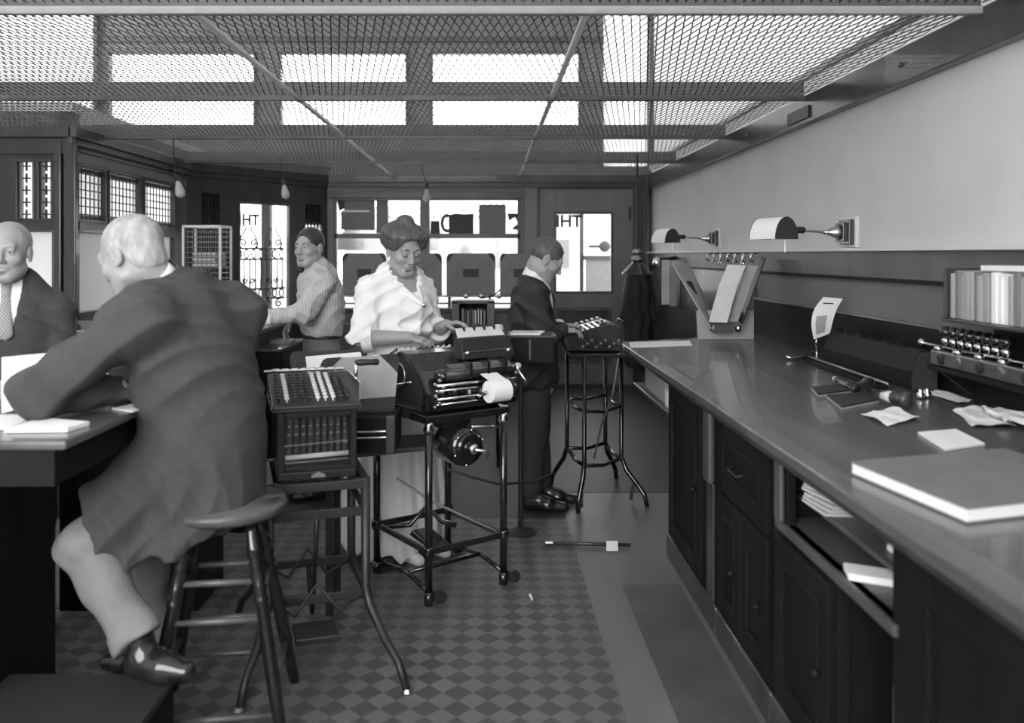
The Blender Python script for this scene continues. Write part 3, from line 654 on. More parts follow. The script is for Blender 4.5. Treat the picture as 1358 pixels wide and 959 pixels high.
# rack of knobbed stamps on its dark stand
st = thing('stamp_shelf', 'dark shelf fixed to the splashback under the rack of round-headed stamps', 'shelf', (1.8, 3.1, HC + .1))
MB().box((1.75, 2.45, HC + .115), (1.918, 3.40, HC + .135)).build('board', 'wood_v', st, bev=.003)
MB().box((1.89, 2.45, HC + .01), (1.918, 3.40, HC + .114)).build('back_rail', 'wood_v', st)
for y in (2.7, 3.30): MB().slab([(1.889, y, HC + .114), (1.76, y, HC + .114), (1.889, y, HC + .02)], (0, .03, 0)).build('bracket', 'wood_v', st)
rk = thing('stamp_rack', 'pale metal double rail rack for rubber stamps', 'rack', (1.8, 3.1, HC + .136))
MB().box((1.754, 2.70, HC + .137), (1.778, 3.38, HC + .195)).build('lower_rail', 'steel', rk, bev=.006)
for k in range(5): MB().lathe([(.020, 0), (.022, .004), (.014, .008)], (1.754, 3.30 - .13 * k, HC + .166), (-1, 0, 0), 14).build('boss', ('blackm', 'steel')[k % 2], rk)
for k in range(5): MB().lathe([(.016, 0), (.018, .012), (.008, .02)], (1.766, 3.34 - .14 * k, HC + .195), (0, 0, 1), 12).build('peg', 'nickel', rk, smooth=True)
MB().tube([(1.85, 2.6, HC + .195), (1.85, 3.62, HC + .195)], .008).build('upper_rail', 'nickel', rk, smooth=True)
MB().ball((1.85, 3.63, HC + .197), .018, 10, 6).build('rail_end', 'nickel', rk, smooth=True)
for y in (2.64, 3.38): MB().tube([(1.85, y, HC + .136), (1.85, y, HC + .195)], .007).build('upright', 'nickel', rk, smooth=True)
base = None; GS = 'round-headed stamps on the rack'
for k in range(8):
    y = 3.44 - .0575 * k
    if base is None:
        base = thing('rubber_stamp', '', 'stamp', (1.85, y, HC + .204), GS)
        MB().lathe([(.010, 0), (.016, .010), (.017, .026), (.008, .034)], (1.85, y, HC + .204), (0, 0, 1), 12).build('collar', 'nickel', base, smooth=True)
        MB().ball((1.85, y, HC + .258), .025, 14, 9).build('knob', 'black', base, smooth=True); o = base
    else: o = clone(base, loc=(1.85, y, HC + .204))
    o['label'] = ('round black stamp knob at the far end of the rack', 'second round black stamp knob from the far end of the rack', 'third round black stamp knob from the far end of the rack', 'fourth round black stamp knob from the far end of the rack', 'fourth round black stamp knob from the near end of the rack', 'third round black stamp knob from the near end of the rack', 'second round black stamp knob from the near end of the rack', 'round black stamp knob at the near end of the rack')[k]
# wall shelf of slim books
ws = thing('wall_book_shelf', 'narrow dark wall shelf carrying slim books above the stamps', 'shelf', (1.86, 3.0, 1.3))
MB().box((1.74, 2.5, 1.295), (1.948, 3.27, 1.308)).build('board', 'wood', ws, bev=.003); MB().box((1.75, 3.262, 1.308), (1.948, 3.275, 1.50)).build('end_board', 'wood', ws, bev=.003); MB().box((1.90, 2.5, 1.22), (1.935, 3.2, 1.295)).build('bracket', 'wood_v', ws)
ordn = 'first second third fourth fifth sixth seventh eighth ninth tenth eleventh twelfth thirteenth fourteenth fifteenth sixteenth seventeenth eighteenth'.split()
y = 3.255; b0_ = None
for k in range(18):
    w = (.022, .03, .026, .034)[k % 4]; h = (.17, .175, .165, .18)[(k * 7) % 4]; y -= w + .002
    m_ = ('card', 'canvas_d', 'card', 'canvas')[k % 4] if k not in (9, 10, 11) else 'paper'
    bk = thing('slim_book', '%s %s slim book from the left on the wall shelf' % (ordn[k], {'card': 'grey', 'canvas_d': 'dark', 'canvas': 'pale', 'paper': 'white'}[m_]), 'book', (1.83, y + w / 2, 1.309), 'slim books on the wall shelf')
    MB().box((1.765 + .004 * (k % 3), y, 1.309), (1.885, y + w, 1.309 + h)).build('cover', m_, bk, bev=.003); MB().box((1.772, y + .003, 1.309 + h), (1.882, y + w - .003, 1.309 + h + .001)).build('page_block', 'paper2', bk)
flat_sheet('paper_roll_sheet', [(1.77, 2.6, 1.494), (1.90, 2.6, 1.494), (1.90, 3.06, 1.494), (1.77, 3.06, 1.494)], 'white folded sheet lying flat on top of the slim books', 'paper', th=.018)

# copy holder: V of two leaning boards on a foot
bo = lambda px, py, d=5.72: W(px, py, d)
chd = thing('copy_holder', 'V-shaped copy holder with leaning ledger sheets at the far end of the counter', 'copy holder', (1.6, 5.62, HC))
MB().slab([bo(924, 412), bo(1000, 412), Vector((XP(1000, 5.72), 5.72, HC + .002)), Vector((XP(926, 5.72), 5.72, HC + .002))][::-1], (0, .03, 0)).build('back_plate', 'card', chd, bev=.003)
MB().slab([bo(893, 350, 5.62), bo(914, 349, 5.86), bo(949, 424, 5.86), bo(944, 436, 5.62)], (-.012, 0, -.004)).build('left_board', 'canvas', chd, bev=.003)
MB().slab([bo(911, 374, 5.655), bo(918, 374, 5.70), bo(925, 390, 5.70), bo(918, 390, 5.655)], (-.02, -.006, .008)).build('label_plate', 'leather', chd)
MB().slab([bo(947, 430, 5.58), bo(973, 430, 5.58), bo(973, 441, 5.58), bo(947, 441, 5.58)][::-1], (0, .12, 0)).build('foot_block', 'wood_mid', chd, bev=.004)
for px in (948, 979): MB().lathe([(.018, 0), (.02, .03), (.012, .045)], bo(px, 440, 5.6), (0, 0, 1), 12).build('clamp', 'nickel', chd, smooth=True)
MB().slab([bo(983, 430, 5.56), bo(1014, 343, 5.56), bo(1009, 341, 5.80), bo(978, 424, 5.80)], (.01, 0, 0)).build('right_board', 'blackm', chd, bev=.002)
for k, (dx, dd, mm) in enumerate(((0, 0, 'card'), (-6, -.01, 'paper2'))):
    cv = [(978, 427), (986, 405), (995, 380), (1005, 353)] if k == 0 else [(970, 428), (976, 405), (984, 378), (995, 352)]
    lo = [bo(a + dx, b, 5.52) for a, b in cv]; hi = [bo(a + dx - (14 if k == 0 else 24), b - 1, 5.62) for a, b in cv]
    mb = MB(); n = 4; mb.add(lo + hi + [v + Vector((.004, .004, 0)) for v in lo + hi], [(i, i + 1, n + i + 1, n + i) for i in range(3)] + [(2 * n + i, 3 * n + i, 3 * n + i + 1, 2 * n + i + 1) for i in range(3)])
    mb.build('ledger_sheet', mm, chd, smooth=True)
# rack of rubber stamps hanging on the ledge above it
hk = thing('hook_rail', 'row of small nickel hooks and clips on the ledge behind the copy holder', 'hook rail', (1.9, 7.0, 1.57))
for k in range(7):
    yy = 7.25 - .2 * k; MB().tube([(1.91, yy, 1.56), (1.87, yy, 1.55), (1.86, yy, 1.51 - .02 * (k % 3)), (1.885, yy, 1.50)], .008, 6).build('hook', 'nickel', hk, smooth=True)
MB().box((1.905, 6.0, 1.545), (1.918, 7.3, 1.56)).build('rail', 'steel', hk)
for k, (px, y0, y1, w, mm, lb) in enumerate(((883, 345, 404, 5, 'paper2', 'long pale paper strips hanging in the corner below the nearer-wall ledge'), (893, 352, 406, 4, 'canvas', 'grey paper strip hanging right of the pale strips in the corner'))):
    d = 8.6; a = W(px, y0, d); s_ = w / K * d
    tag(MB().box((a.x - s_, d, ZY(y1, d)), (a.x + s_, d + .02, ZY(y0, d))).build('hanging_strip', mm, loc=a), lb, 'paper')
wb = thing('wall_clip', 'nickel spring clip on a bracket in the far right corner', 'clip', (1.9, 8.7, 1.5)); MB().tube([(1.95, 8.7, 1.52), (1.75, 8.7, 1.50)], .02).build('arm', 'blackm', wb); MB().ball((1.73, 8.7, 1.47), (.05, .03, .06)).build('jaw', 'nickel', wb, smooth=True)

# wall lamps
def wall_lamp(label, d, px, py, s=1.):
    Xs, Zs = XP(px, d), ZY(py, d); t = thing('wall_lamp', label, 'lamp', (XR, d, Zs), 'swing-arm lamps on the right wall')
    X = Vector((-1, 0, 0)); w = XR
    for k, (a, b, hh) in enumerate(((0, .022, .082), (.022, .05, .066), (.05, .075, .05))):
        MB().box((w - b, d - hh, Zs - .02 - hh), (w - a, d + hh, Zs - .02 + hh)).build('wall_block', 'ledge' if k == 0 else 'wood', t, bev=.004)
    MB().lathe([(.045, .075), (.03, .1), (.012, .14), (.012, .16)], (w, d, Zs - .02), X, 14).build('bell', 'brass', t, smooth=True)
    MB().tube([(w - .14, d, Zs - .02), (Xs + .06, d, Zs - .005)], .007).build('arm', 'brass', t, smooth=True)
    MB().lathe([(.008, 0), (.018, .01), (.018, .06), (.012, .08)], (Xs + .13, d, Zs - .008), X, 12).build('socket', 'blackm', t, smooth=True)
    ax = Vector((-.42, .907, 0)); sd_ = Vector((.907, .42, 0)); r = .078; hh = 1.5; Ls = .19; c0 = Vector((Xs + .0, d - .08, Zs - .058)); n = 14
    arc = lambda rr, e: [c0 + ax * Ls * e + sd_ * rr * math.cos(math.pi * i / n) + Vector((0, 0, rr * hh * math.sin(math.pi * i / n))) for i in range(n + 1)]
    m1 = n + 1; vs = arc(r, 0) + arc(r, 1) + arc(r - .004, 0) + arc(r - .004, 1)
    MB().add(vs, [(i, i + 1, m1 + i + 1, m1 + i) for i in range(n)] + [(2 * m1 + i, 3 * m1 + i, 3 * m1 + i + 1, 2 * m1 + i + 1) for i in range(n)]).build('lamp_shade', 'shade_shine', t, smooth=True)  # window light reflecting off the shade is painted on as white
    for e in (0, 1):
        q = arc(r + .001, e); MB().slab(q, ax * (.004 if e else -.004)).build('shade_end', 'black', t)
    MB().tube([(Xs + .02, d, Zs - .03), (Xs + .02, d, Zs - .13)], .002, 5).build('pull_chain', 'steel', t)
    return t
wall_lamp('nearer swing-arm lamp with half-round dark shade on the right wall', 4.55, 1036, 303)
wall_lamp('farther swing-arm lamp with half-round dark shade, above the copy holder', 7.2, 889, 313)
# ================================================================ STANDS, BUSINESS MACHINES, DESKS
Z3 = Vector((0, 0, 1))
def key_bank(par, mtx, cols, rows, w, d, white_cols, r=.006, wname='white_keys', bname='black_keys'):
    a = MB(mtx); b = MB(mtx)
    for i in range(cols):
        for j in range(rows):
            p = (w * (i + .5) / cols, d * (j + .5) / rows, 0); m = a if i in white_cols else b
            m.lathe([(r * .35, 0), (r * .35, .010), (r, .011), (r, .017), (r * .6, .018)], p, (0, 0, 1), 7)
    if a.v: a.build(wname, 'key_w', par, kind='stuff')
    if b.v: b.build(bname, 'key_b', par, kind='stuff')
def slope(o, u, v): # frame with u right, v up the slope
    u = Vector(u).normalized(); v = Vector(v).normalized(); n = u.cross(v); o = Vector(o)
    return Matrix(((u.x, v.x, n.x, o.x), (u.y, v.y, n.y, o.y), (u.z, v.z, n.z, o.z), (0, 0, 0, 1)))
def caster(par, p, r=.028, name='caster'):
    p = Vector(p); m = MB(); m.lathe([(r, -.009), (r, .009)], (p.x, p.y, r), (.8, .6, 0), 12)
    m.tube([(p.x, p.y, r), (p.x - .02, p.y + .01, r + .05)], .007, 6); return m.build(name, 'blackm', par, smooth=False)

# ---- adding machine in the foreground
FS = 1.08
F1 = frame(W(367, 640, 3.13), (.956, .29, 0), (-.29, .956, 0)) @ Matrix.Scale(FS, 4)
am = thing('adding_machine', 'black adding machine with glass front beside the stool, nearest the camera', 'adding machine', F1.translation)
w, dp = .272, .36
m = MB(F1); m.box((0, .0, .0), (w, dp, .03)); m.build('base', 'black', am, bev=.006)
m = MB(F1); wall_cells(m, 0, w, .03, .235, .012, [(.026, w - .02, .045, .215)]); m.box((0, .012, .03), (.012, dp, .235)); m.box((w - .012, .012, .03), (w, dp, .235)); m.box((.012, dp - .012, .03), (w - .012, dp, .235)); m.box((.012, .10, .03), (w - .012, .105, .235))
m.build('case', 'black', am, bev=.003)
m = MB(F1); m.box((.026, .006, .045), (w - .02, .008, .215)); m.build('front_glass', 'pane', am)
m = MB(F1)
for k in range(9):
    a = .045 + .024 * k
    m.box((a - .006, .05, .06), (a + .006, .098, .21)); 
m.build('type_bars', 'blackm', am, kind='stuff')
m = MB(F1)
for k in range(9):
    a = .045 + .024 * k
    for z, s in ((.178, .0045), (.150, .006), (.115, .006)): m.box((a - s, .044, z - s * .6), (a + s, .05, z + s * .6))
    m.tube([(a - .004, .045, .142), (a + .005, .045, .154)], .0022, 5)
m.build('type_pins', 'nickel', am, kind='stuff')
m = MB(F1); m.tube([(.03, .04, .112), (w - .025, .04, .122)], .0035, 6); m.build('rod', 'nickel', am)
m = MB(F1); m.tube([(.03, .035, .072), (w - .025, .035, .078)], .009, 8); m.build('platen', 'paper2', am, smooth=True)
m = MB(F1); m.tube([(.03, .03, .055), (w - .025, .03, .06)], .0035, 6); m.build('rod', 'nickel', am)
m = MB(F1); m.slab([(.115, -.006, .008), (.165, -.006, .008), (.160, -.006, .02), (.148, -.006, .022), (.140, -.006, .03), (.132, -.006, .022), (.118, -.006, .018)], (0, .006, 0)); m.build('maker_plate', 'nickel', am)
m = MB(F1); m.slab([(-.02, -.03, .238), (w + .015, -.03, .238), (w + .015, dp, .238), (-.02, dp, .238)], (0, 0, .012)); m.build('top_rim', 'black', am, bev=.004)
m = MB(F1); m.hexa([(-.018, -.025, .25), (w + .012, -.025, .25), (w + .012, dp, .25), (-.018, dp, .25), (-.018, -.02, .262), (w + .012, -.02, .262), (w + .012, dp - .01, .325), (-.018, dp - .01, .325)]); m.build('keyboard_body', 'blackm', am, bev=.005)
S1 = F1 @ slope((-.005, -.005, .266), (1, 0, 0), (0, .34, .058))
key_bank(am, S1, 10, 9, .262, .30, (1, 5, 6, 7), .0085)
m = MB(F1); m.tube([(-.03, dp - .03, .335), (w + .0, dp - .03, .335)], .005, 8); m.build('carriage_rod', 'nickel', am)
m = MB(F1)
for k in range(8): m.lathe([(.007, 0), (.009, .02), (.007, .028)], (.0 + .034 * k, dp - .03, .336), (1, 0, 0), 8)
m.build('rod_collars', 'nickel', am, kind='stuff')
m = MB(F1); m.box((w + .008, .0, .268), (w + .014, dp - .02, .33)); m.build('side_rule', 'nickel', am)
m = MB(F1); m.tube([(w + .02, .22, .25), (w + .025, .20, .33), (w + .025, .19, .372)], .007, 8); hd = m.build('crank_arm', 'nickel', am, smooth=True)
m = MB(F1); m.lathe([(.008, 0), (.013, .02), (.011, .06), (.013, .085), (.006, .09)], (w + .02, .19, .374), (1, 0, 0), 10); m.build('crank_grip', 'blackm', hd, smooth=True)
for a in (.02, .245): m = MB(F1); m.ball((a, -.012, .244), .008, 8, 5); m.build('corner_knob', 'nickel', am, smooth=True)

# ---- its stand with curved feet
sd1 = thing('machine_stand', 'dark iron stand with curved feet under the nearest adding machine', 'stand', F1 @ Vector((.14, .18, -.78)))
m = MB(F1); zz = -.003
for q in (((-.04, -.02, zz - .035), (w + .045, .015, zz - .003)), ((-.04, dp - .015, zz - .035), (w + .045, dp + .02, zz - .003)), ((-.04, .015, zz - .035), (-.01, dp - .015, zz - .003)), ((w + .015, .015, zz - .035), (w + .045, dp - .015, zz - .003))): m.box(*q)
m.build('top_frame', 'blackm', sd1, bev=.003)
fz = -F1.translation.z / FS
for (a, b, oa, ob) in ((w + .03, -.005, .10, -.24), (-.025, -.005, -.10, -.20), (w + .03, dp, .10, .16), (-.025, dp, -.10, .16)):
    m = MB(F1); m.tube([(a, b, zz), (a, b, fz + .28), (a + oa * .1, b + ob * .1, fz + .22), (a + oa * .45, b + ob * .45, fz + .14), (a + oa * .8, b + ob * .8, fz + .085), (a + oa, b + ob, fz + .01)], [.017, .016, .016, .015, .014, .013], 10); lg_ = m.build('leg', 'blackm', sd1, smooth=True)
    m = MB(F1); m.lathe([(.016, 0), (.018, .01), (.012, .02)], (a + oa, b + ob, fz), (0, 0, 1), 8); m.build('foot_cap', 'steel', lg_)
for z in (.54, .25):
    for p, q in (((-.025, 0), (w + .03, 0)), ((-.025, dp), (w + .03, dp)), ((-.025, 0), (-.025, dp)), ((w + .03, 0), (w + .03, dp))):
        m = MB(F1); m.box((min(p[0], q[0]) - .006, min(p[1], q[1]) - .006, fz + z - .016), (max(p[0], q[0]) + .006, max(p[1], q[1]) + .006, fz + z + .016)); m.build('cross_rail', 'blackm', sd1, bev=.003)
for s in (0, 1):
    b = dp * s; m = MB(F1); m.tube([(-.02, b, fz + .25), (.06, b, fz + .20), (.135, b, fz + .30), (.21, b, fz + .20), (w + .025, b, fz + .25)], .008, 6); m.build('curved_brace', 'blackm', sd1, smooth=True)
m = MB(F1); m.tube([(.135, .0, fz + .54), (.135, .05, fz + .40), (.135, .18, fz + .13), (.135, .34, fz + .25)], .009, 6); m.build('pedal_rod', 'blackm', sd1, smooth=True)
m = MB(F1); m.box((.06, -.02, fz + .10), (.21, .12, fz + .125)); m.build('pedal', 'blackm', sd1, bev=.006)

# ---- the woman's bookkeeping machine on its tubular stand
CM = Vector((-.234, 4.08, 0)); um = Vector((.813, .583, 0)); vm = Vector((-.583, .813, 0)); F2 = frame(CM, um, vm)
ms = thing('machine_stand', 'tall black tubular stand with braces and casters under the bookkeeping machine', 'stand', CM)
hu, hv = .206, .24
for sa in (-1, 1):
    for sb in (-1, 1):
        m = MB(F2); m.tube([(sa * hu, sb * hv, .05), (sa * hu, sb * hv, .80)], .0175, 12); l_ = m.build('leg', 'black', ms, smooth=True)
        m = MB(F2); m.lathe([(.024, 0), (.027, .01), (.027, .035), (.024, .045)], (sa * hu, sb * hv, .215), (0, 0, 1), 12); m.build('collar', 'black', l_, smooth=True)
        m = MB(F2); m.lathe([(.022, 0), (.026, .012), (.018, .03), (.022, .045)], (sa * hu, sb * hv, .765), (0, 0, 1), 12); m.build('collar', 'nickel', l_, smooth=True)
        m = MB(F2); m.tube([(sa * hu, sb * hv, 0), (sa * hu, sb * hv, .06)], .022, 12); m.build('foot', 'black', l_, smooth=True)
        m = MB(F2); m.lathe([(.03, -.01), (.03, .01)], (sa * hu + .055, sb * hv - .01, .03), (.3, 1, 0), 12); m.tube([(sa * hu, sb * hv, .07), (sa * hu + .055, sb * hv - .01, .03)], .008, 6); m.build('caster', 'blackm', l_)
for z, r_ in ((.235, .013),):
    for p, q in (((-hu, -hv), (hu, -hv)), ((-hu, hv), (hu, hv)), ((-hu, -hv), (-hu, hv)), ((hu, -hv), (hu, hv))):
        m = MB(F2); m.box((min(p[0], q[0]) - .007, min(p[1], q[1]) - .007, z - .014), (max(p[0], q[0]) + .007, max(p[1], q[1]) + .007, z + .014)); m.build('cross_rail', 'black', ms, bev=.003)
m = MB(F2); m.tube([(-hu, -.05, .09), (hu, -.05, .09)], .011, 8); m.build('low_brace', 'black', ms, smooth=True)
for sa in (-1, 1): m = MB(F2); m.tube([(sa * hu, -hv, .06), (sa * hu, -.05, .09), (sa * hu, hv, .06)], .011, 8); m.build('low_brace', 'black', ms, smooth=True)
m = MB(F2); m.tube([(-hu, .05, .50), (-.05, -.05, .38), (hu, -.2, .235)], .006, 6); m.build('chain_rod', 'steel', ms)
m = MB(F2); m.tube([(-hu, .18, .235), (-.1, .1, .25), (-.02, .08, .33), (.05, .05, .25), (.1, 0, .235)], .013, 8); m.build('pedal_yoke', 'black', ms, smooth=True)
m = MB(F2); m.hexa([(-.12, -.1, .19), (.0, -.1, .19), (.0, .08, .21), (-.12, .08, .21), (-.11, -.09, .205), (-.01, -.09, .205), (-.01, .07, .235), (-.11, .07, .235)]); m.build('pedal', 'black', ms, bev=.006)
m = MB(); q = [W(468, 604, 3.62), W(580, 598, 3.78), W(600, 586, 4.05), W(475, 586, 3.95)]; zz = .685
m.slab([(p.x, p.y, zz) for p in q], (0, 0, .02)); m.build('side_shelf', 'wood', ms, bev=.004)

bm_ = thing('bookkeeping_machine', 'big black bookkeeping machine with paper roll, worked by the woman', 'bookkeeping machine', CM + Vector((0, 0, .80)))
m = MB(F2); m.box((-.23, -.26, .803), (.23, .24, .84)); m.build('base_frame', 'black', bm_, bev=.006)
m = MB(F2); prof = [(-.20, .84), (-.22, .93), (-.14, 1.02), (-.03, 1.09), (.04, 1.10), (.24, 1.01), (.27, .96), (.25, .84)]
m.slab([(-.20, b, z) for b, z in prof], (.42, 0, 0)); m.build('housing', 'black', bm_, bev=.01)
m = MB(F2); m.slab([(-.206, b * .86 + .005, .97 + (z - .97) * .8) for b, z in prof], (.006, 0, 0)); m.build('side_plate', 'blackm', bm_, bev=.002)
m = MB(F2); ci = [(-.209, .02 + .055 * math.cos(t_), .99 + .055 * math.sin(t_)) for t_ in np.linspace(0, 2 * math.pi, 24, endpoint=False)]; m.tube(ci + [ci[0]], .004, 6, caps=False); m.build('side_emblem', 'brass', bm_, smooth=True)
m = MB(F2); m.tube([(-.212, .18, .90), (-.212, .10, .93), (-.212, -.10, .97)], .006, 6); m.build('side_lever', 'nickel', bm_, smooth=True)
S2 = F2 @ slope((.20, .245, 1.014), (-1, 0, 0), (0, -.19, .086))
key_bank(bm_, S2, 12, 8, .40, .19, (2, 3, 4, 8, 9, 10), .008)
m = MB(F2); m.hexa([(.05, -.13, 1.055), (.36, -.13, 1.055), (.36, -.03, 1.055), (.05, -.03, 1.055), (.06, -.10, 1.155), (.35, -.10, 1.155), (.35, -.05, 1.155), (.06, -.05, 1.155)]); m.build('carriage_hood', 'blackm', bm_, bev=.006)
m = MB(F2); m.slab([(.06, -.075, 1.15), (.34, -.075, 1.15), (.335, -.035, 1.195), (.07, -.035, 1.195)], (0, .003, .001)); m.build('sheet', 'paper2', bm_)
for k in range(4): m = MB(F2); m.box((.11 + .06 * k, -.048, 1.18), (.118 + .06 * k, -.03, 1.203)); m.build('paper_finger', 'blackm', bm_)
for a in (.08, .32): m = MB(F2); m.ball((a, -.125, 1.085), .012, 10, 6); m.build('hood_screw', 'nickel', bm_, smooth=True)
m = MB(F2); m.tube([(.06, -.122, 1.087), (.34, -.122, 1.092)], .003, 6); m.build('hood_rod', 'steel', bm_)
m = MB(F2); m.tube([(-.10, -.20, 1.005), (.29, -.20, 1.005)], .03, 16); m.build('platen', 'blackm', bm_, smooth=True)
m = MB(F2); m.hexa([(-.07, -.225, 1.02), (.27, -.225, 1.02), (.27, -.175, 1.045), (-.07, -.175, 1.045), (-.07, -.228, 1.024), (.27, -.228, 1.024), (.27, -.178, 1.049), (-.07, -.178, 1.049)]); m.build('paper_table', 'steel', bm_)
for k in range(3): m = MB(F2); m.box((.02 + .1 * k, -.235, .985), (.035 + .1 * k, -.17, 1.055)); m.build('pinch_arm', 'black', bm_, bev=.002)
for a in (-.125, .315): m = MB(F2); m.lathe([(.012, -.02), (.026, -.012), (.028, .012), (.012, .02)], (a, -.20, 1.005), (1, 0, 0), 14); m.build('platen_knob', 'black' if a < 0 else 'nickel', bm_, smooth=True)
for z, b, r_ in ((.965, -.235, .007), (.94, -.225, .005), (.905, -.24, .006), (.88, -.235, .005)): m = MB(F2); m.tube([(-.16, b, z), (.28, b, z)], r_, 8); m.build('carriage_rail', 'nickel', bm_, smooth=True)
m = MB(F2); m.box((-.17, -.23, .85), (.29, -.21, .90)); m.build('carriage_bed', 'black', bm_, bev=.004)
m = MB(F2)
for k in range(9): m.ball((-.17 + .02 * (k % 3), -.235 - .006 * (k % 2), .87 + .017 * k), .009, 8, 5)
for k in range(6): m.box((-.14 + .07 * k, -.245, .915), (-.125 + .07 * k, -.225, .935))
for k in range(5): m.ball((.27 + .012 * (k % 2), -.23, .90 + .03 * k), .009, 8, 5)
m.build('small_nickel_fittings', 'nickel', bm_, kind='stuff')
m = MB(F2); m.tube([(.30, -.23, 1.0), (.33, -.25, .95), (.335, -.25, .93)], .006, 6); m.build('return_lever', 'nickel', bm_, smooth=True)
m = MB(F2); m.lathe([(.012, 0), (.05, .0005), (.05, .105), (.012, .1055)], (.075, -.30, .925), (1, 0, 0), 24); pr_ = m.build('paper_roll', 'paper', bm_)
m = MB(F2); m.slab([(.08, -.30, .975), (.175, -.30, .975), (.175, -.22, 1.0), (.08, -.22, 1.0)], (0, 0, .002)); m.build('paper_tail', 'paper', pr_)
m = MB(F2); m.tube([(.065, -.24, .90), (.065, -.30, .925), (.19, -.30, .925)], .008, 8); m.build('roll_arm', 'nickel', bm_)
mt = MB(F2); mt.lathe([(.06, 0), (.085, .015), (.09, .05), (.09, .16), (.075, .19)], (-.03, -.30, .685), (0, 1, 0), 24); mo = mt.build('motor', 'black', bm_, smooth=True)
m = MB(F2); m.lathe([(.062, 0), (.07, .01), (.07, .02), (.04, .021)], (-.03, -.32, .685), (0, 1, 0), 24); m.build('motor_ring', 'black', mo)
m = MB(F2); m.lathe([(.02, 0), (.026, .01), (.018, .03)], (-.03, -.35, .685), (0, 1, 0), 12); m.build('motor_hub', 'nickel', mo, smooth=True)
m = MB(F2); m.tube([(-.03, -.345, .685), (.03, -.355, .67), (.035, -.355, .64)], .008, 8); m.build('motor_crank', 'nickel', mo, smooth=True)
for k in range(6): m = MB(F2); t_ = R(60 * k + 20); m.ball((-.03 + .078 * math.cos(t_), -.298, .685 + .078 * math.sin(t_)), .007, 8, 5); m.build('motor_bolt', 'nickel', mo, smooth=True)
m = MB(F2); m.box((-.11, -.2, .76), (.05, -.12, .81)); m.build('motor_bracket', 'black', bm_, bev=.006)
m = MB(F2); m.tube([(-.01, -.29, .775), (.20, -.25, .745)], .007, 8); m.build('drive_rod', 'nickel', bm_, smooth=True)
cd = MB(); cd.tube([W(594, 622, 3.85), W(622, 632, 3.9), W(660, 642, 4.1), W(705, 640, 4.5), W(735, 628, 5.0)], .006, 6); tag(cd.build('power_cord', 'cord', loc=W(660, 642, 4.1), smooth=True), 'dark cloth-covered cord slung from the bookkeeping machine towards the suited man', 'cord')

# ---- ledger tray with two leather-cornered ledger binders
tr = thing('ledger_tray', 'dark low tray box on legs holding ledgers left of the bookkeeping machine', 'tray', (-.55, 3.75, .69))
a, b = W(455, 545, 3.62), W(525, 583, 3.62)
MB().box((-.70, 3.62, .707), (-.392, 3.87, .86)).build('tray_box', 'wood_v', tr, bev=.006)
for z in (.80, .775): MB().tube([(-.70, 3.60, z - .004), (-.42, 3.60, z + .004)], .006, 8).build('front_rail', 'nickel', tr)
MB().box((-.43, 3.585, .71), (-.392, 3.62, .87)).build('corner_post', 'wood', tr, bev=.004)
for q in ((-.68, 3.66), (-.68, 3.84)): MB().box((q[0] - .015, q[1] - .015, 0), (q[0] + .015, q[1] + .015, .707)).build('leg', 'blackm', tr)
def binder(name, label, q, mface, th, cw=.22, ch=.34, spine=0.2, group=None, label_plate=False):
    """q: TL, TR, BR, BL world corners, facing the camera"""
    TL, TR, BR, BL = [Vector(p) for p in q]; n = (TR - TL).cross(BL - TL).normalized()
    if n.y > 0: n = -n
    t = thing(name, label, 'ledger binder', (BL + BR) / 2, group)
    P = lambda u, v: TL.lerp(TR, u).lerp(BL.lerp(BR, u), v)
    rc = .07
    out = [P(rc, 0), P(1 - rc, 0), P(1 - rc * .4, .03), P(1, .10), P(1, 1), P(0, 1), P(0, .10), P(rc * .4, .03)]
    MB().slab([p - n * th for p in out], n * th).build('cover', mface, t, bev=.003)
    e = n * .003
    for s in (0, 1):
        f_ = (lambda u, v: P(u, v)) if s == 0 else (lambda u, v: P(1 - u, v))
        tri = [f_(rc, 0), f_(cw, 0), f_(0, ch), f_(0, .10), f_(rc * .4, .03)]
        MB().slab([p - e for p in tri], e * 2.2).build('leather_corner', 'leather', t, bev=.001)
    if spine: MB().slab([p - e for p in (P(0, 1 - spine), P(1, 1 - spine), P(1, 1), P(0, 1))], e * 2.4).build('leather_spine', 'leather', t, bev=.001)
    if label_plate: MB().slab([p - e for p in (P(.34, .38), P(.66, .38), P(.66, .58), P(.34, .58))], e * 2.).build('title_label', 'leather', t, bev=.001)
    return t
binder('ledger_binder', 'pale canvas ledger binder with dark leather corners, in front in the tray', [W(425, 476, 3.78), W(530, 469, 3.92), W(523, 543, 3.76), W(428, 550, 3.62)], 'canvas', .03, cw=.26, ch=.36, spine=.22)
bk2 = binder('ledger_binder', 'dark ledger binder with white page edge behind the pale binder in the tray', [W(383, 467, 3.98), W(482, 462, 4.08), W(500, 540, 3.98), W(395, 550, 3.86)], 'leather', .02, spine=0)
MB().slab([W(405, 473, 3.955), W(478, 467, 4.035), W(480, 475, 4.0), W(500, 470, 4.02), W(495, 530, 3.90), W(412, 530, 3.845)], (0, .006, 0)).build('page_block', 'paper', bk2)

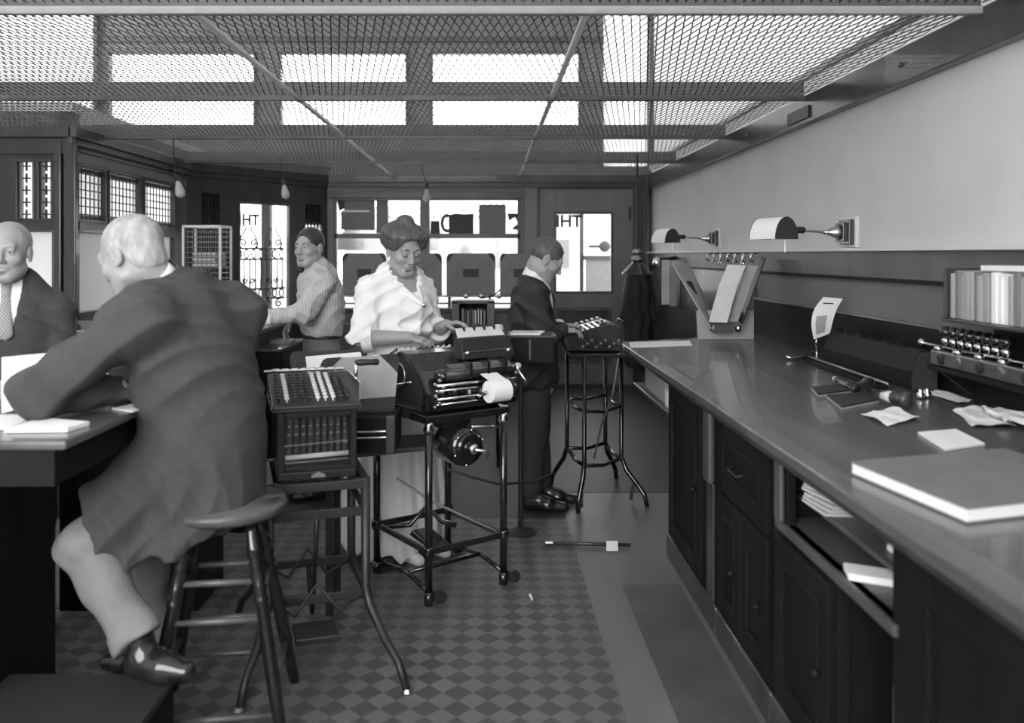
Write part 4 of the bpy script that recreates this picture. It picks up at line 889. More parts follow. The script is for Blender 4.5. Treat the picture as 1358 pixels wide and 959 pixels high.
# ---- dark posting box between the two machines
pb = thing('posting_box', 'dark flat-topped posting box on a pedestal between the two machine operators', 'box', (.25, 4.62, .96))
a = W(677, 482, 4.6); b = W(735, 448, 4.6)
MB().box((a.x, 4.6, a.z), (b.x, 4.84, b.z)).build('box_body', 'wood_v', pb, bev=.006); MB().box((a.x - .01, 4.59, b.z), (b.x + .01, 4.85, b.z + .012)).build('lid', 'wood', pb, bev=.003)
MB().box((a.x + .1, 4.598, a.z + .02), (a.x + .11, 4.6, b.z - .01)).build('edge_strip', 'wood_mid', pb)
MB().tube([(a.x + .06, 4.74, .03), (a.x + .06, 4.74, a.z)], .014, 10).build('pedestal', 'blackm', pb); MB().lathe([(.09, 0), (.09, .012), (.03, .035)], (a.x + .06, 4.74, 0), (0, 0, 1), 20).build('foot', 'blackm', pb)
zz = b.z + .014
flat_sheet('loose_sheets', [(a.x + .0, 4.62, zz), (a.x + .16, 4.60, zz), (a.x + .2, 4.8, zz), (a.x + .02, 4.82, zz)], 'thin white sheets on the dark posting box beside the suited man', 'paper', th=.006)
pn = MB(); pn.tube([(a.x + .0, 4.66, zz + .012), (a.x + .15, 4.70, zz + .012)], .005, 8); tag(pn.build('pencil', 'nickel', loc=(a.x + .08, 4.68, zz + .012)), 'bright metal pencil lying on the sheets on the posting box', 'pencil')

# ---- third machine and its stand with the suited man
s3 = thing('machine_stand', 'slender black iron stand with splayed feet under the suited man\'s machine', 'stand', (.72, 5.4, 0))
legs3 = [((.585, 5.17), (-.045, -.06)), ((.84, 5.36), (.14, -.12)), ((.525, 5.65), (-.10, .08)), ((.80, 5.80), (.09, .10))]
for (x0, y0), (ox, oy) in legs3:
    MB().tube([(x0, y0, .93), (x0, y0, .28), (x0 + ox * .2, y0 + oy * .2, .20), (x0 + ox * .6, y0 + oy * .6, .13), (x0 + ox * .9, y0 + oy * .9, .07), (x0 + ox, y0 + oy, .0)], [.013, .014, .016, .016, .015, .014], 8).build('leg', 'black', s3, smooth=True)
for z, rr in ((.60, .011), (.27, .013)):
    for i, j in ((0, 1), (0, 2), (1, 3), (2, 3)):
        p, q = legs3[i][0], legs3[j][0]; mid = ((p[0] + q[0]) / 2, (p[1] + q[1]) / 2, z - .02)
        MB().tube([(p[0], p[1], z), mid, (q[0], q[1], z)], rr, 6).build('cross_rail', 'black', s3, smooth=True)
for (x0, y0), (ox, oy) in (legs3[1], legs3[0]): MB().tube([(x0 + ox * .5, y0 + oy * .5, .14), (x0 + ox * .4, y0 + oy * .4 + .03, .02)], .012, 6).build('caster', 'steel', s3)
MB().box((.50, 5.16, .925), (.845, 5.82, .945)).build('top_plate', 'black', s3, bev=.003)
MB().tube([(.80, 5.2, .95), (.76, 5.2, .7), (.70, 5.25, .5), (.66, 5.3, .28)], .006, 6).build('pull_rod', 'steel', s3)
F3 = frame((.79, 5.49, .947), (0, -1, 0), (1, 0, 0))   # operator at -X; a runs toward the camera, b away from the operator
m3 = thing('adding_machine', 'black adding machine with sloped keyboard under the suited man\'s hands', 'adding machine', F3.translation)
m = MB(F3); m.slab([(-.19, b, z) for b, z in ((-.30, .0), (-.34, .09), (-.04, .175), (.03, .165), (.055, .08), (.04, 0))], (.38, 0, 0)); m.build('case', 'black', m3, bev=.01)
S3 = F3 @ slope((-.17, -.32, .105), (1, 0, 0), (0, .30, .085)); key_bank(m3, S3, 9, 8, .34, .28, (0, 1, 2, 5, 6), .009)
m = MB(F3); m.lathe([(.075, 0), (.088, .02), (.088, .30), (.075, .32)], (-.16, -.035, .092), (1, 0, 0), 22); m.build('drum', 'black', m3, smooth=True)
m = MB(F3)
for k in range(10): m.ball((.195, -.2 + .028 * k, .03 + .02 * (k % 3)), .011, 8, 5)
m.build('small_nickel_fittings', 'steel', m3, kind='stuff')
m = MB(F3); m.tube([(.17, .0, .165), (.2, .02, .21), (.2, .05, .19)], .005, 6); m.build('paper_bail', 'steel', m3, smooth=True)

# ---- stool
stl = thing('tall_stool', 'tall round-seated wooden stool with turned legs under the seated man', 'stool', (-.88, 2.85, 0))
sx, sy = -.88, 2.85
MB().lathe([(.10, .685), (.185, .69), (.20, .70), (.205, .715), (.20, .73), (.18, .738), (.10, .73), (.02, .728)], (sx, sy, 0), (0, 0, 1), 36).build('seat', 'wood_mid', stl, smooth=True)
ang0 = R(-37); ft = []
for k in range(4):
    a = ang0 + k * math.pi / 2; top = Vector((sx + .13 * math.cos(a), sy + .13 * math.sin(a), .69)); bot = Vector((sx + .30 * math.cos(a), sy + .30 * math.sin(a), 0)); L_ = (bot - top).length
    pf = [(.016, 0), (.018, .05), (.024, .09), (.026, .11), (.018, .125), (.024, .14), (.018, .155), (.025, .18), (.019, .205), (.025, .22), (.018, .235), (.025, .25), (.020, .27), (.022, .36), (.023, .5), (.018, L_)]
    MB().lathe([(r_, h_) for r_, h_ in pf], top, bot - top, 12).build('leg', 'black', stl, smooth=True); ft.append((top, bot))
at = lambda k, z: ft[k % 4][0].lerp(ft[k % 4][1], (.69 - z) / .69)
for k, zs in ((3, (.50, .385, .10)), (0, (.45, .17)), (1, (.47, .27, .13)), (2, (.45, .2))):
    for z in zs: MB().tube([at(k, z), (at(k, z) + at(k + 1, z)) / 2, at(k + 1, z)], [.009, .012, .009], 8).build('rung', 'wood_mid', stl, smooth=True)

# ---- foreground desk on the left, with papers; low platform
dk = thing('writing_desk', 'dark wooden standing desk at the left edge of the photo', 'desk', (-1.6, 2.6, 0))
MB().box((-2.3, 2.26, 1.03), (-1.12, 2.93, 1.055)).build('desk_top', 'counter', dk, bev=.008)
MB().box((-2.3, 2.28, .93), (-1.16, 2.30, 1.03)).build('apron', 'wood_v', dk); MB().box((-1.18, 2.30, .93), (-1.16, 2.90, 1.03)).build('apron', 'wood_v', dk)
MB().box((-2.3, 2.30, 0), (-1.47, 2.90, 1.03)).build('pedestal', 'wood_v', dk, bev=.004)
zz = 1.057
flat_sheet('paper_sheets', [(-1.34, 2.36, zz), (-1.17, 2.37, zz), (-1.15, 2.46, zz), (-1.32, 2.52, zz)], 'white paper sheets lying near the front edge of the left desk', 'paper', th=.012)
flat_sheet('open_book_page', [(-1.75, 2.34, zz), (-1.36, 2.40, zz), (-1.36, 2.62, zz), (-1.75, 2.60, zz)], 'bright open white papers at the far left of the desk under the man\'s sleeve', 'paper', th=.004)
pc = MB(); q = [W(2, 474, 2.72), W(88, 466, 2.78), W(60, 500, 2.68), W(30, 540, 2.60), W(2, 548, 2.55)]; pc.slab(q, (.004, .004, 0)); tag(pc.build('propped_paper', 'paper', loc=q[3]), 'large white sheet propped up at the left edge in front of the seated man', 'paper')
flat_sheet('paper_corner', [(-1.20, 2.72, zz), (-1.11, 2.66, zz), (-1.10, 2.72, zz), (-1.17, 2.80, zz)], 'small white paper corner under the seated man\'s chest', 'paper', th=.004)
pf_ = thing('foot_platform', 'low dark platform box on the floor under the seated man\'s foot', 'platform', (-1.3, 2.2, 0))
MB().box((-1.44, 1.75, 0), (-.95, 2.575, .255)).build('platform_body', 'wood_v', pf_); MB().box((-1.45, 1.74, .255), (-.94, 2.585, .28)).build('platform_top', 'runner', pf_, bev=.006)

# ---- teller desk with books in front of the shirt-sleeved man
td = thing('teller_desk', 'tall dark teller desk in front of the shirt-sleeved man', 'desk', (-2.0, 5.55, 0))
MB().box((-2.85, 5.05, 0), (-1.46, 5.95, 1.06)).build('desk_body', 'wood_v', td, bev=.006); MB().box((-2.87, 5.02, 1.06), (-1.40, 5.97, 1.09)).build('desk_top', 'wood_mid', td, bev=.006)
MB().box((-1.46, 5.35, .55), (-1.30, 6.0, .94)).build('low_cupboard', 'wood_v', td, bev=.005); MB().box((-1.46, 5.32, .94), (-1.29, 6.02, .96)).build('cupboard_top', 'wood', td, bev=.004); MB().box((-1.44, 5.4, 0), (-1.32, 5.95, .55)).build('cupboard_foot', 'wood_v', td)
MB().box((-1.43, 4.72, .72), (-1.37, 5.02, 1.01)).build('side_flap', 'wood', td); MB().box((-1.46, 4.72, 1.01), (-1.35, 5.02, 1.02)).build('flap_edge', 'ledge', td)
MB().box((-1.44, 4.74, 0), (-1.36, 4.80, .72)).build('flap_leg', 'wood_v', td)
def bookpile(px, py0, d, items, group):
    z = ZY(py0, d)
    for k, (w_, dep, h_, mm, lb) in enumerate(items):
        X = XP(px, d) + .01 * ((k * 5) % 3 - 1); bk = thing('ledger_book', lb, 'book', (X, d, z), group)
        MB().box((X - w_ / 2, d, z), (X + w_ / 2, d + dep, z + .004)).build('cover', mm, bk); MB().box((X - w_ / 2 + .006, d + .004, z + .004), (X + w_ / 2 - .004, d + dep - .004, z + h_ - .004)).build('page_block', 'paper2', bk); MB().box((X - w_ / 2, d, z + h_ - .004), (X + w_ / 2, d + dep, z + h_)).build('cover', mm, bk); MB().box((X - w_ / 2 - .004, d, z), (X - w_ / 2 + .004, d + dep, z + h_)).build('spine', mm, bk)
        z += h_ + .001
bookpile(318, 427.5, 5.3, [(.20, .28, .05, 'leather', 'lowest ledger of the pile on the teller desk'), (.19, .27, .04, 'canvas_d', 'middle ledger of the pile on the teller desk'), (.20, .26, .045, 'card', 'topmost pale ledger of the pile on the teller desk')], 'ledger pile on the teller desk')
flat_sheet('open_ledger', [(-1.62, 5.1, 1.092), (-1.42, 5.1, 1.092), (-1.42, 5.35, 1.092), (-1.62, 5.35, 1.092)], 'white open sheet on the teller desk under the shirt-sleeved man\'s hand', 'paper', th=.006)
flat_sheet('crumpled_paper', [(-1.44, 5.62, .962), (-1.30, 5.60, .962), (-1.30, 5.78, .962), (-1.42, 5.82, .962)], 'pale papers on the low cupboard behind the shirt-sleeved man\'s arm', 'paper', m='card', th=.02)
# tall cupboard with the wire letter cage
tc_ = thing('tall_cupboard', 'tall dark cupboard carrying the wire letter cage on the left', 'cupboard', (-2.5, 6.6, 0))
MB().box((-2.72, 6.42, 0), (-2.02, 6.78, 1.27)).build('cupboard_body', 'wood_v', tc_, bev=.005); MB().box((-2.74, 6.40, 1.27), (-2.00, 6.80, 1.29)).build('cupboard_top', 'wood', tc_, bev=.004)
wc = thing('wire_letter_cage', 'wire mesh letter cage full of papers on the tall cupboard', 'letter cage', (-2.2, 6.5, 1.29))
c0, c1 = XP(243, 6.45), XP(292, 6.45); zt_ = ZY(300, 6.45); zb_ = 1.292
m = MB(); 
for X in (c0, c1):
    for Y in (6.45, 6.72): m.box((X - .008, Y - .008, zb_), (X + .008, Y + .008, zt_))
for Z in (zb_ + .008, zt_):
    for Y in (6.45, 6.72): m.box((c0, Y - .008, Z - .008), (c1, Y + .008, Z + .008))
    for X in (c0, c1): m.box((X - .008, 6.45, Z - .008), (X + .008, 6.72, Z + .008))
m.build('cage_frame', 'ledge', wc, kind='stuff')
m = MB()
for k in range(1, 8):
    X = c0 + (c1 - c0) * k / 8; m.tube([(X, 6.45, zb_), (X, 6.45, zt_)], .003, 5); m.tube([(X, 6.72, zb_), (X, 6.72, zt_)], .003, 5)
for k in range(1, 12):
    Z = zb_ + (zt_ - zb_) * k / 12; m.tube([(c0, 6.45, Z), (c1, 6.45, Z), (c1, 6.72, Z), (c0, 6.72, Z), (c0, 6.45, Z)], .003, 5)
m.build('wire_mesh', 'steel', wc, kind='stuff')
MB().box((c0, 6.46, zb_ + .16), (c1, 6.71, zb_ + .168)).build('shelf', 'blackm', wc)
for k in range(5):
    z = zb_ + .17 + .022 * k; flat_sheet('letter_bundle', [(c0 + .06 + .01 * (k % 2), 6.48, z), (c1 - .03 - .012 * (k % 3), 6.48, z), (c1 - .03, 6.68, z), (c0 + .06, 6.68, z)], ('lowest', 'second', 'middle', 'fourth', 'topmost')[k] + ' bundle of pale letters stacked in the wire cage', 'letters', m=('paper2', 'card')[k % 2], th=.019, group='letter bundles in the cage')
ib = thing('ink_bottle', 'small dark ink bottle on the low cabinet beside the left man', 'bottle', W(99, 446, 3.8))
p = W(99, 446, 3.8); MB().lathe([(.022, 0), (.026, .01), (.026, .05), (.010, .07), (.010, .09)], p, (0, 0, 1), 14).build('glass', 'black', ib, smooth=True); MB().lathe([(.012, .09), (.013, .105), (.006, .112)], p, (0, 0, 1), 10).build('stopper', 'blackm', ib, smooth=True)
ld = thing('ink_cabinet', 'low dark cabinet carrying the ink bottle behind the left desk', 'cabinet', (-1.55, 3.9, 0)); MB().box((-1.88, 3.68, p.z - .025), (-1.24, 4.08, p.z - .001)).build('top_board', 'wood_v', ld, bev=.003); MB().box((-1.86, 3.70, 0), (-1.26, 4.06, p.z - .025)).build('cabinet_body', 'wood_v', ld)
for k, dx in enumerate((-.055, .05)): flat_sheet('paper_block', [(p.x + dx - .02, 3.72, p.z), (p.x + dx + .02, 3.72, p.z), (p.x + dx + .02, 3.76, p.z), (p.x + dx - .02, 3.76, p.z)], ('little white paper block left of the ink bottle', 'little white paper block right of the ink bottle')[k], 'paper', th=.03)

# ---- back bench with standing ledger binders
bb = thing('back_bench', 'long dark bench with drawers under the wide street window', 'bench', (-.7, 9.7, 0))
X0, X1 = -1.84, .58
MB().box((X0, 9.42, .06), (X1, 10.1, .93)).build('bench_body', 'wood', bb, bev=.004); MB().box((X0 - .03, 9.36, .93), (X1 + .03, 10.12, .965)).build('bench_top', 'wood_mid', bb, bev=.006)
for k in range(5):
    for zz0 in (.68, .42, .16):
        xa = X0 + .04 + .475 * k; d_ = MB().box((xa, 9.405, zz0), (xa + .43, 9.42, zz0 + .22)).build('drawer', 'wood_mid', bb, bev=.004); MB().tube([(xa + .16, 9.405, zz0 + .11), (xa + .17, 9.385, zz0 + .11), (xa + .26, 9.385, zz0 + .11), (xa + .27, 9.405, zz0 + .11)], .008, 6).build('drawer_pull', 'brass', d_)
br = thing('binder_rail', 'nickel rail with knobs and posts carrying the standing ledgers on the back bench', 'rail', (-.7, 9.55, .966))
for y in (9.50, 9.74): MB().tube([(-1.8, y, 1.085), (.5, y, 1.085)], .010, 8).build('rail_rod', 'nickel', br, smooth=True)
for k in range(6): 
    xx = -1.78 + .45 * k; MB().box((xx - .015, 9.48, .967), (xx + .015, 9.76, 1.075)).build('post', 'blackm', br)
for px in (618, 638, 662): MB().ball((XP(px, 9.48), 9.48, 1.09), .032, 10, 6).build('knob', 'nickel', br, smooth=True)
MB().tube([(XP(640, 9.4), 9.42, 1.07), (XP(655, 9.4), 9.42, 1.10), (XP(664, 9.4), 9.42, 1.17)], .009, 6).build('lever', 'blackm', br, smooth=True)
for k, (xa, xb, lb) in enumerate(((454, 512, 'dark standing ledger at the left end of the back bench'), (520, 586, 'dark standing ledger second from the left on the back bench, behind the woman'), (592, 657, 'dark standing ledger third from the left on the back bench with a black label'), (663, 716, 'dark standing ledger at the right end of the back bench behind the suited man'))):
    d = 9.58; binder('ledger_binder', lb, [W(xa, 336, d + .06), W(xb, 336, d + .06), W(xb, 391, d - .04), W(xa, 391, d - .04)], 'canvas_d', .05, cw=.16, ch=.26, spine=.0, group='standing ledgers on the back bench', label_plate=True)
# small account-book rack behind the machine
ar = thing('book_rack', 'dark upright book rack with pillars standing behind the bookkeeping machine', 'rack', W(631, 436, 6.3))
d = 6.3; ra_ = lambda px, py, dd=d: W(px, py, dd)
for a_, b_ in ((599, 609), (646, 656)): MB().box((XP(a_, d), d, 0 if False else ZY(436, d)), (XP(b_, d), d + .2, ZY(400, d))).build('pillar', 'wood_mid', ar, bev=.004)
MB().box((XP(599, d), d, ZY(403, d)), (XP(656, d), d + .2, ZY(399, d))).build('top_bar', 'wood', ar, bev=.003); MB().box((XP(599, d), d, ZY(436, d)), (XP(656, d), d + .2, ZY(431, d))).build('bottom_bar', 'wood', ar, bev=.003)
MB().box((XP(603, d), d + .18, ZY(432, d)), (XP(652, d), d + .2, ZY(403, d))).build('back_board', 'wood_v', ar)
rt = thing('side_table', 'dark narrow table carrying the upright book rack behind the machines', 'table', (XP(631, d), d + .1, 0)); zt_ = ZY(436, d)
MB().box((XP(590, d), d - .1, zt_ - .03), (XP(668, d), d + .4, zt_ - .001)).build('table_top', 'wood', rt, bev=.004)
for xx in (XP(594, d), XP(662, d)):
    for yy in (d - .06, d + .36): MB().box((xx - .02, yy - .02, 0), (xx + .02, yy + .02, zt_ - .03)).build('leg', 'wood_v', rt)
for k in range(9):
    px = 612 + 3.6 * k; mm = 'paper2' if k in (5, 6, 7) else ('leather' if k % 2 else 'canvas_d')
    bk = MB().box((XP(px, d), d + .02, ZY(430.8, d)), (XP(px + (1.6 if k in (5, 6, 7) else 3.2), d), d + .17, ZY(410 + (k % 3), d))).build('account_book', mm, loc=W(px, 431, d), bev=.002)
    tag(bk, '%s account book from the left in the upright book rack' % ordn[k], 'book', 'account books in the upright rack')

# ---- hanging bulbs
def pendant(label, px, py, d, lean=0.):
    p = W(px, py, d); t = thing('pendant_bulb', label, 'lamp', (p.x - .02, d, ZC)); h = .0
    top = Vector((p.x - .05, d, ZC - .005)); 
    MB().tube([top, top + Vector((0, 0, -.05)), p + Vector((-.03 * lean - .004, 0, .12))], .005, 6).build('cord', 'cord', t)
    ax = Vector((.25 * lean, 0, -1)); MB().lathe([(.012, 0), (.019, .01), (.019, .05), (.022, .055)], p + Vector((-.03 * lean, 0, .125)), ax, 12).build('socket', 'blackm', t, smooth=True)
    MB().lathe([(.012, .05), (.02, .075), (.034, .12), (.040, .15), (.034, .178), (.012, .19), (.002, .197)], p + Vector((-.03 * lean, 0, .125)), ax, 16).build('bulb', 'bulb', t, smooth=True)
pendant('bare pear-shaped bulb hanging at the left by the barred windows', 238, 252, 6.9, 1.); pendant('bare pear-shaped bulb hanging before the scrolled entrance door', 378, 255, 8.2, .6); pendant('bare pear-shaped bulb hanging in front of the wide street window', 566, 259, 9.0, 0)
# drop lamp with black conical shade, dark coat behind
d = 8.0; p = W(845, 330, d); dl = thing('drop_lamp', 'black conical drop lamp on a long rod near the right corner', 'lamp', (p.x, d, ZC))
MB().tube([(p.x, d, ZC - .01), (p.x, d, p.z)], .012, 8).build('rod', 'blackm', dl); MB().lathe([(.02, 0), (.045, .02), (.045, .045), (.02, .06), (.03, .08), (.055, .09), (.055, .11), (.03, .12)], (p.x, d, p.z), (0, 0, -1), 14).build('collar', 'steel', dl, smooth=True)
MB().lathe([(.03, .10), (.06, .14), (.145, .235), (.148, .24), (.14, .238), (.05, .14)], (p.x, d, p.z), (0, 0, -1), 24).build('lamp_shade', 'black', dl, smooth=True)
# ================================================================ PEOPLE (smooth-blended distance fields meshed with surface nets)
V = lambda *a: np.array(a, float)
def nrm(v): v = np.array(v, float); return v / np.linalg.norm(v)
def cone(a, b, ra, rb, k=.02, n=None, q=1., op='+', fa=False, fb=False): return dict(t='c', a=np.array(a, float), b=np.array(b, float), ra=ra, rb=rb, k=k, n=None if n is None else nrm(n), q=q, op=op, fa=fa, fb=fb)
def ell(c, r, k=.015, Rm=None, op='+'): return dict(t='e', c=np.array(c, float), r=np.array(r, float), k=k, R=Rm, op=op)
def cut(p, n): return dict(t='p', c=np.array(p, float), n=nrm(n), op='x')
def bbox(p):
    if p['t'] == 'c':
        r = max(p['ra'], p['rb']); return np.minimum(p['a'], p['b']) - r, np.maximum(p['a'], p['b']) + r
    r = p['r'].max() if p['R'] is not None else p['r']; return p['c'] - r, p['c'] + r
def pdist(p, X, Y, Z):
    if p['t'] == 'c':
        ab = p['b'] - p['a']; L2 = ab @ ab; dx, dy, dz = X - p['a'][0], Y - p['a'][1], Z - p['a'][2]
        t0 = (dx * ab[0] + dy * ab[1] + dz * ab[2]) / L2; t = np.clip(t0, 0, 1)
        dx = dx - t * ab[0]; dy = dy - t * ab[1]; dz = dz - t * ab[2]; d2 = dx * dx + dy * dy + dz * dz
        if p['n'] is not None:
            s = dx * p['n'][0] + dy * p['n'][1] + dz * p['n'][2]; d2 = d2 + (p['q'] ** 2 - 1) * s * s
        d = np.sqrt(d2) - (p['ra'] + (p['rb'] - p['ra']) * t); L = math.sqrt(L2)
        if p['fb']: d = np.maximum(d, (t0 - 1) * L)
        if p['fa']: d = np.maximum(d, -t0 * L)
        return d
    dx, dy, dz = X - p['c'][0], Y - p['c'][1], Z - p['c'][2]
    if p['R'] is not None:
        Rm = p['R']; dx, dy, dz = (dx * Rm[0, 0] + dy * Rm[1, 0] + dz * Rm[2, 0], dx * Rm[0, 1] + dy * Rm[1, 1] + dz * Rm[2, 1], dx * Rm[0, 2] + dy * Rm[1, 2] + dz * Rm[2, 2])
    r = p['r']; k0 = np.sqrt((dx / r[0]) ** 2 + (dy / r[1]) ** 2 + (dz / r[2]) ** 2); k1 = np.sqrt((dx / r[0] ** 2) ** 2 + (dy / r[1] ** 2) ** 2 + (dz / r[2] ** 2) ** 2)
    return k0 * (k0 - 1) / np.maximum(k1, 1e-6)
def field(prims, h, disp=None, lo=None, hi=None):
    adds = [bbox(p) for p in prims if p['op'] == '+']
    lo_ = np.min([a for a, b in adds], 0) - 3 * h - .012; hi_ = np.max([b for a, b in adds], 0) + 3 * h + .012
    if lo is not None: lo_ = np.maximum(lo_, lo); hi_ = np.minimum(hi_, hi)
    ax = [np.arange(lo_[i], hi_[i] + h, h) for i in range(3)]
    F = np.full([len(a) for a in ax], 1., np.float32)
    for p in prims:
        if p['t'] == 'p':
            n = p['n']; F = np.maximum(F, ((ax[0] - p['c'][0])[:, None, None] * n[0] + (ax[1] - p['c'][1])[None, :, None] * n[1] + (ax[2] - p['c'][2])[None, None, :] * n[2]).astype(np.float32)); continue
        a, b = bbox(p); m = p['k'] + 3 * h + .01; s = []
        for i in range(3):
            i0 = max(0, int((a[i] - m - ax[i][0]) / h)); i1 = min(len(ax[i]), int((b[i] + m - ax[i][0]) / h) + 2); s.append(slice(i0, max(i0, i1)))
        if any(q.stop <= q.start for q in s): continue
        d = pdist(p, ax[0][s[0]][:, None, None], ax[1][s[1]][None, :, None], ax[2][s[2]][None, None, :]); f = F[s[0], s[1], s[2]]; k = max(p['k'], 1e-5)
        if p['op'] == '+':
            hh = np.clip(.5 + .5 * (f - d) / k, 0, 1); F[s[0], s[1], s[2]] = f + (d - f) * hh - k * hh * (1 - hh)
        else:
            d = -d; hh = np.clip(.5 - .5 * (f - d) / k, 0, 1); F[s[0], s[1], s[2]] = f + (d - f) * hh + k * hh * (1 - hh)
    if disp is not None:
        F = F + disp(ax[0][:, None, None], ax[1][None, :, None], ax[2][None, None, :]).astype(np.float32)
    F[0] = F[-1] = 1; F[:, 0] = F[:, -1] = 1; F[:, :, 0] = F[:, :, -1] = 1
    return F, ax
def nets(F, ax, h):
    S = F < 0; nx, ny, nz = F.shape
    c = [S[i:nx - 1 + i, j:ny - 1 + j, k:nz - 1 + k] for i in (0, 1) for j in (0, 1) for k in (0, 1)]
    cnt = sum(q.astype(np.int8) for q in c); act = (cnt > 0) & (cnt < 8); idx = np.full(act.shape, -1, np.int64); I = np.argwhere(act); idx[act] = np.arange(len(I))
    P = np.zeros((len(I), 3)); N = np.zeros(len(I)); off = [(i, j, k) for i in (0, 1) for j in (0, 1) for k in (0, 1)]
    for a in range(8):
        for b in range(a + 1, 8):
            oa, ob = np.array(off[a]), np.array(off[b])
            if np.abs(oa - ob).sum() != 1: continue
            fa = F[tuple((I + oa).T)]; fb = F[tuple((I + ob).T)]; m = (fa < 0) != (fb < 0); t = np.where(m, fa / np.where(m, fa - fb, 1), 0)
            P += np.where(m[:, None], I + oa + t[:, None] * (ob - oa), 0); N += m
    P = P / N[:, None] * h + np.array([a[0] for a in ax]); Q = []
    for d in range(3):
        s0 = [slice(None)] * 3; s1 = [slice(None)] * 3; s0[d] = slice(0, -1); s1[d] = slice(1, None); A_, B_ = S[tuple(s0)], S[tuple(s1)]
        u, v = (d + 1) % 3, (d + 2) % 3
        for flip, mm in ((0, A_ & ~B_), (1, ~A_ & B_)):
            E = np.argwhere(mm); E = E[(E[:, u] > 0) & (E[:, v] > 0)]
            if not len(E): continue
            eu = np.zeros(3, int); eu[u] = 1; ev = np.zeros(3, int); ev[v] = 1
            q = np.stack([idx[tuple((E - eu - ev).T)], idx[tuple((E - ev).T)], idx[tuple(E.T)], idx[tuple((E - eu).T)]], 1); Q.append(q if flip == 0 else q[:, ::-1])
    return P, np.concatenate(Q)
def sdf_object(name, chunks, m, parent=None, loc=(0, 0, 0)):
    """chunks: list of (prims, grid step[, disp[, lo, hi]]) joined into ONE mesh object"""
    PV, PF, base = [], [], 0
    for c in chunks:
        prims, h = c[0], c[1]; disp = c[2] if len(c) > 2 else None; lo, hi = (c[3], c[4]) if len(c) > 4 else (None, None)
        F, ax = field(prims, h, disp, lo, hi); P, Q = nets(F, ax, h); PV.append(P); PF.append(Q + base); base += len(P)
    P = np.concatenate(PV); Q = np.concatenate(PF)
    org = np.array(root_of(parent).location if parent is not None else loc, float)
    me = bpy.data.meshes.new(name); me.vertices.add(len(P)); me.vertices.foreach_set('co', (P - org).ravel().astype(np.float32))
    me.loops.add(len(Q) * 4); me.loops.foreach_set('vertex_index', Q.ravel().astype(np.int32)); me.polygons.add(len(Q)); me.polygons.foreach_set('loop_start', np.arange(0, len(Q) * 4, 4, dtype=np.int32))
    me.update(calc_edges=True); me.validate(); me.polygons.foreach_set('use_smooth', [True] * len(me.polygons)); me.materials.append(M[m])
    o = bpy.data.objects.new(name, me); COL.objects.link(o)
    if parent is not None: o.parent = parent
    else: o.location = loc
    bpy.context.view_layer.update(); return o
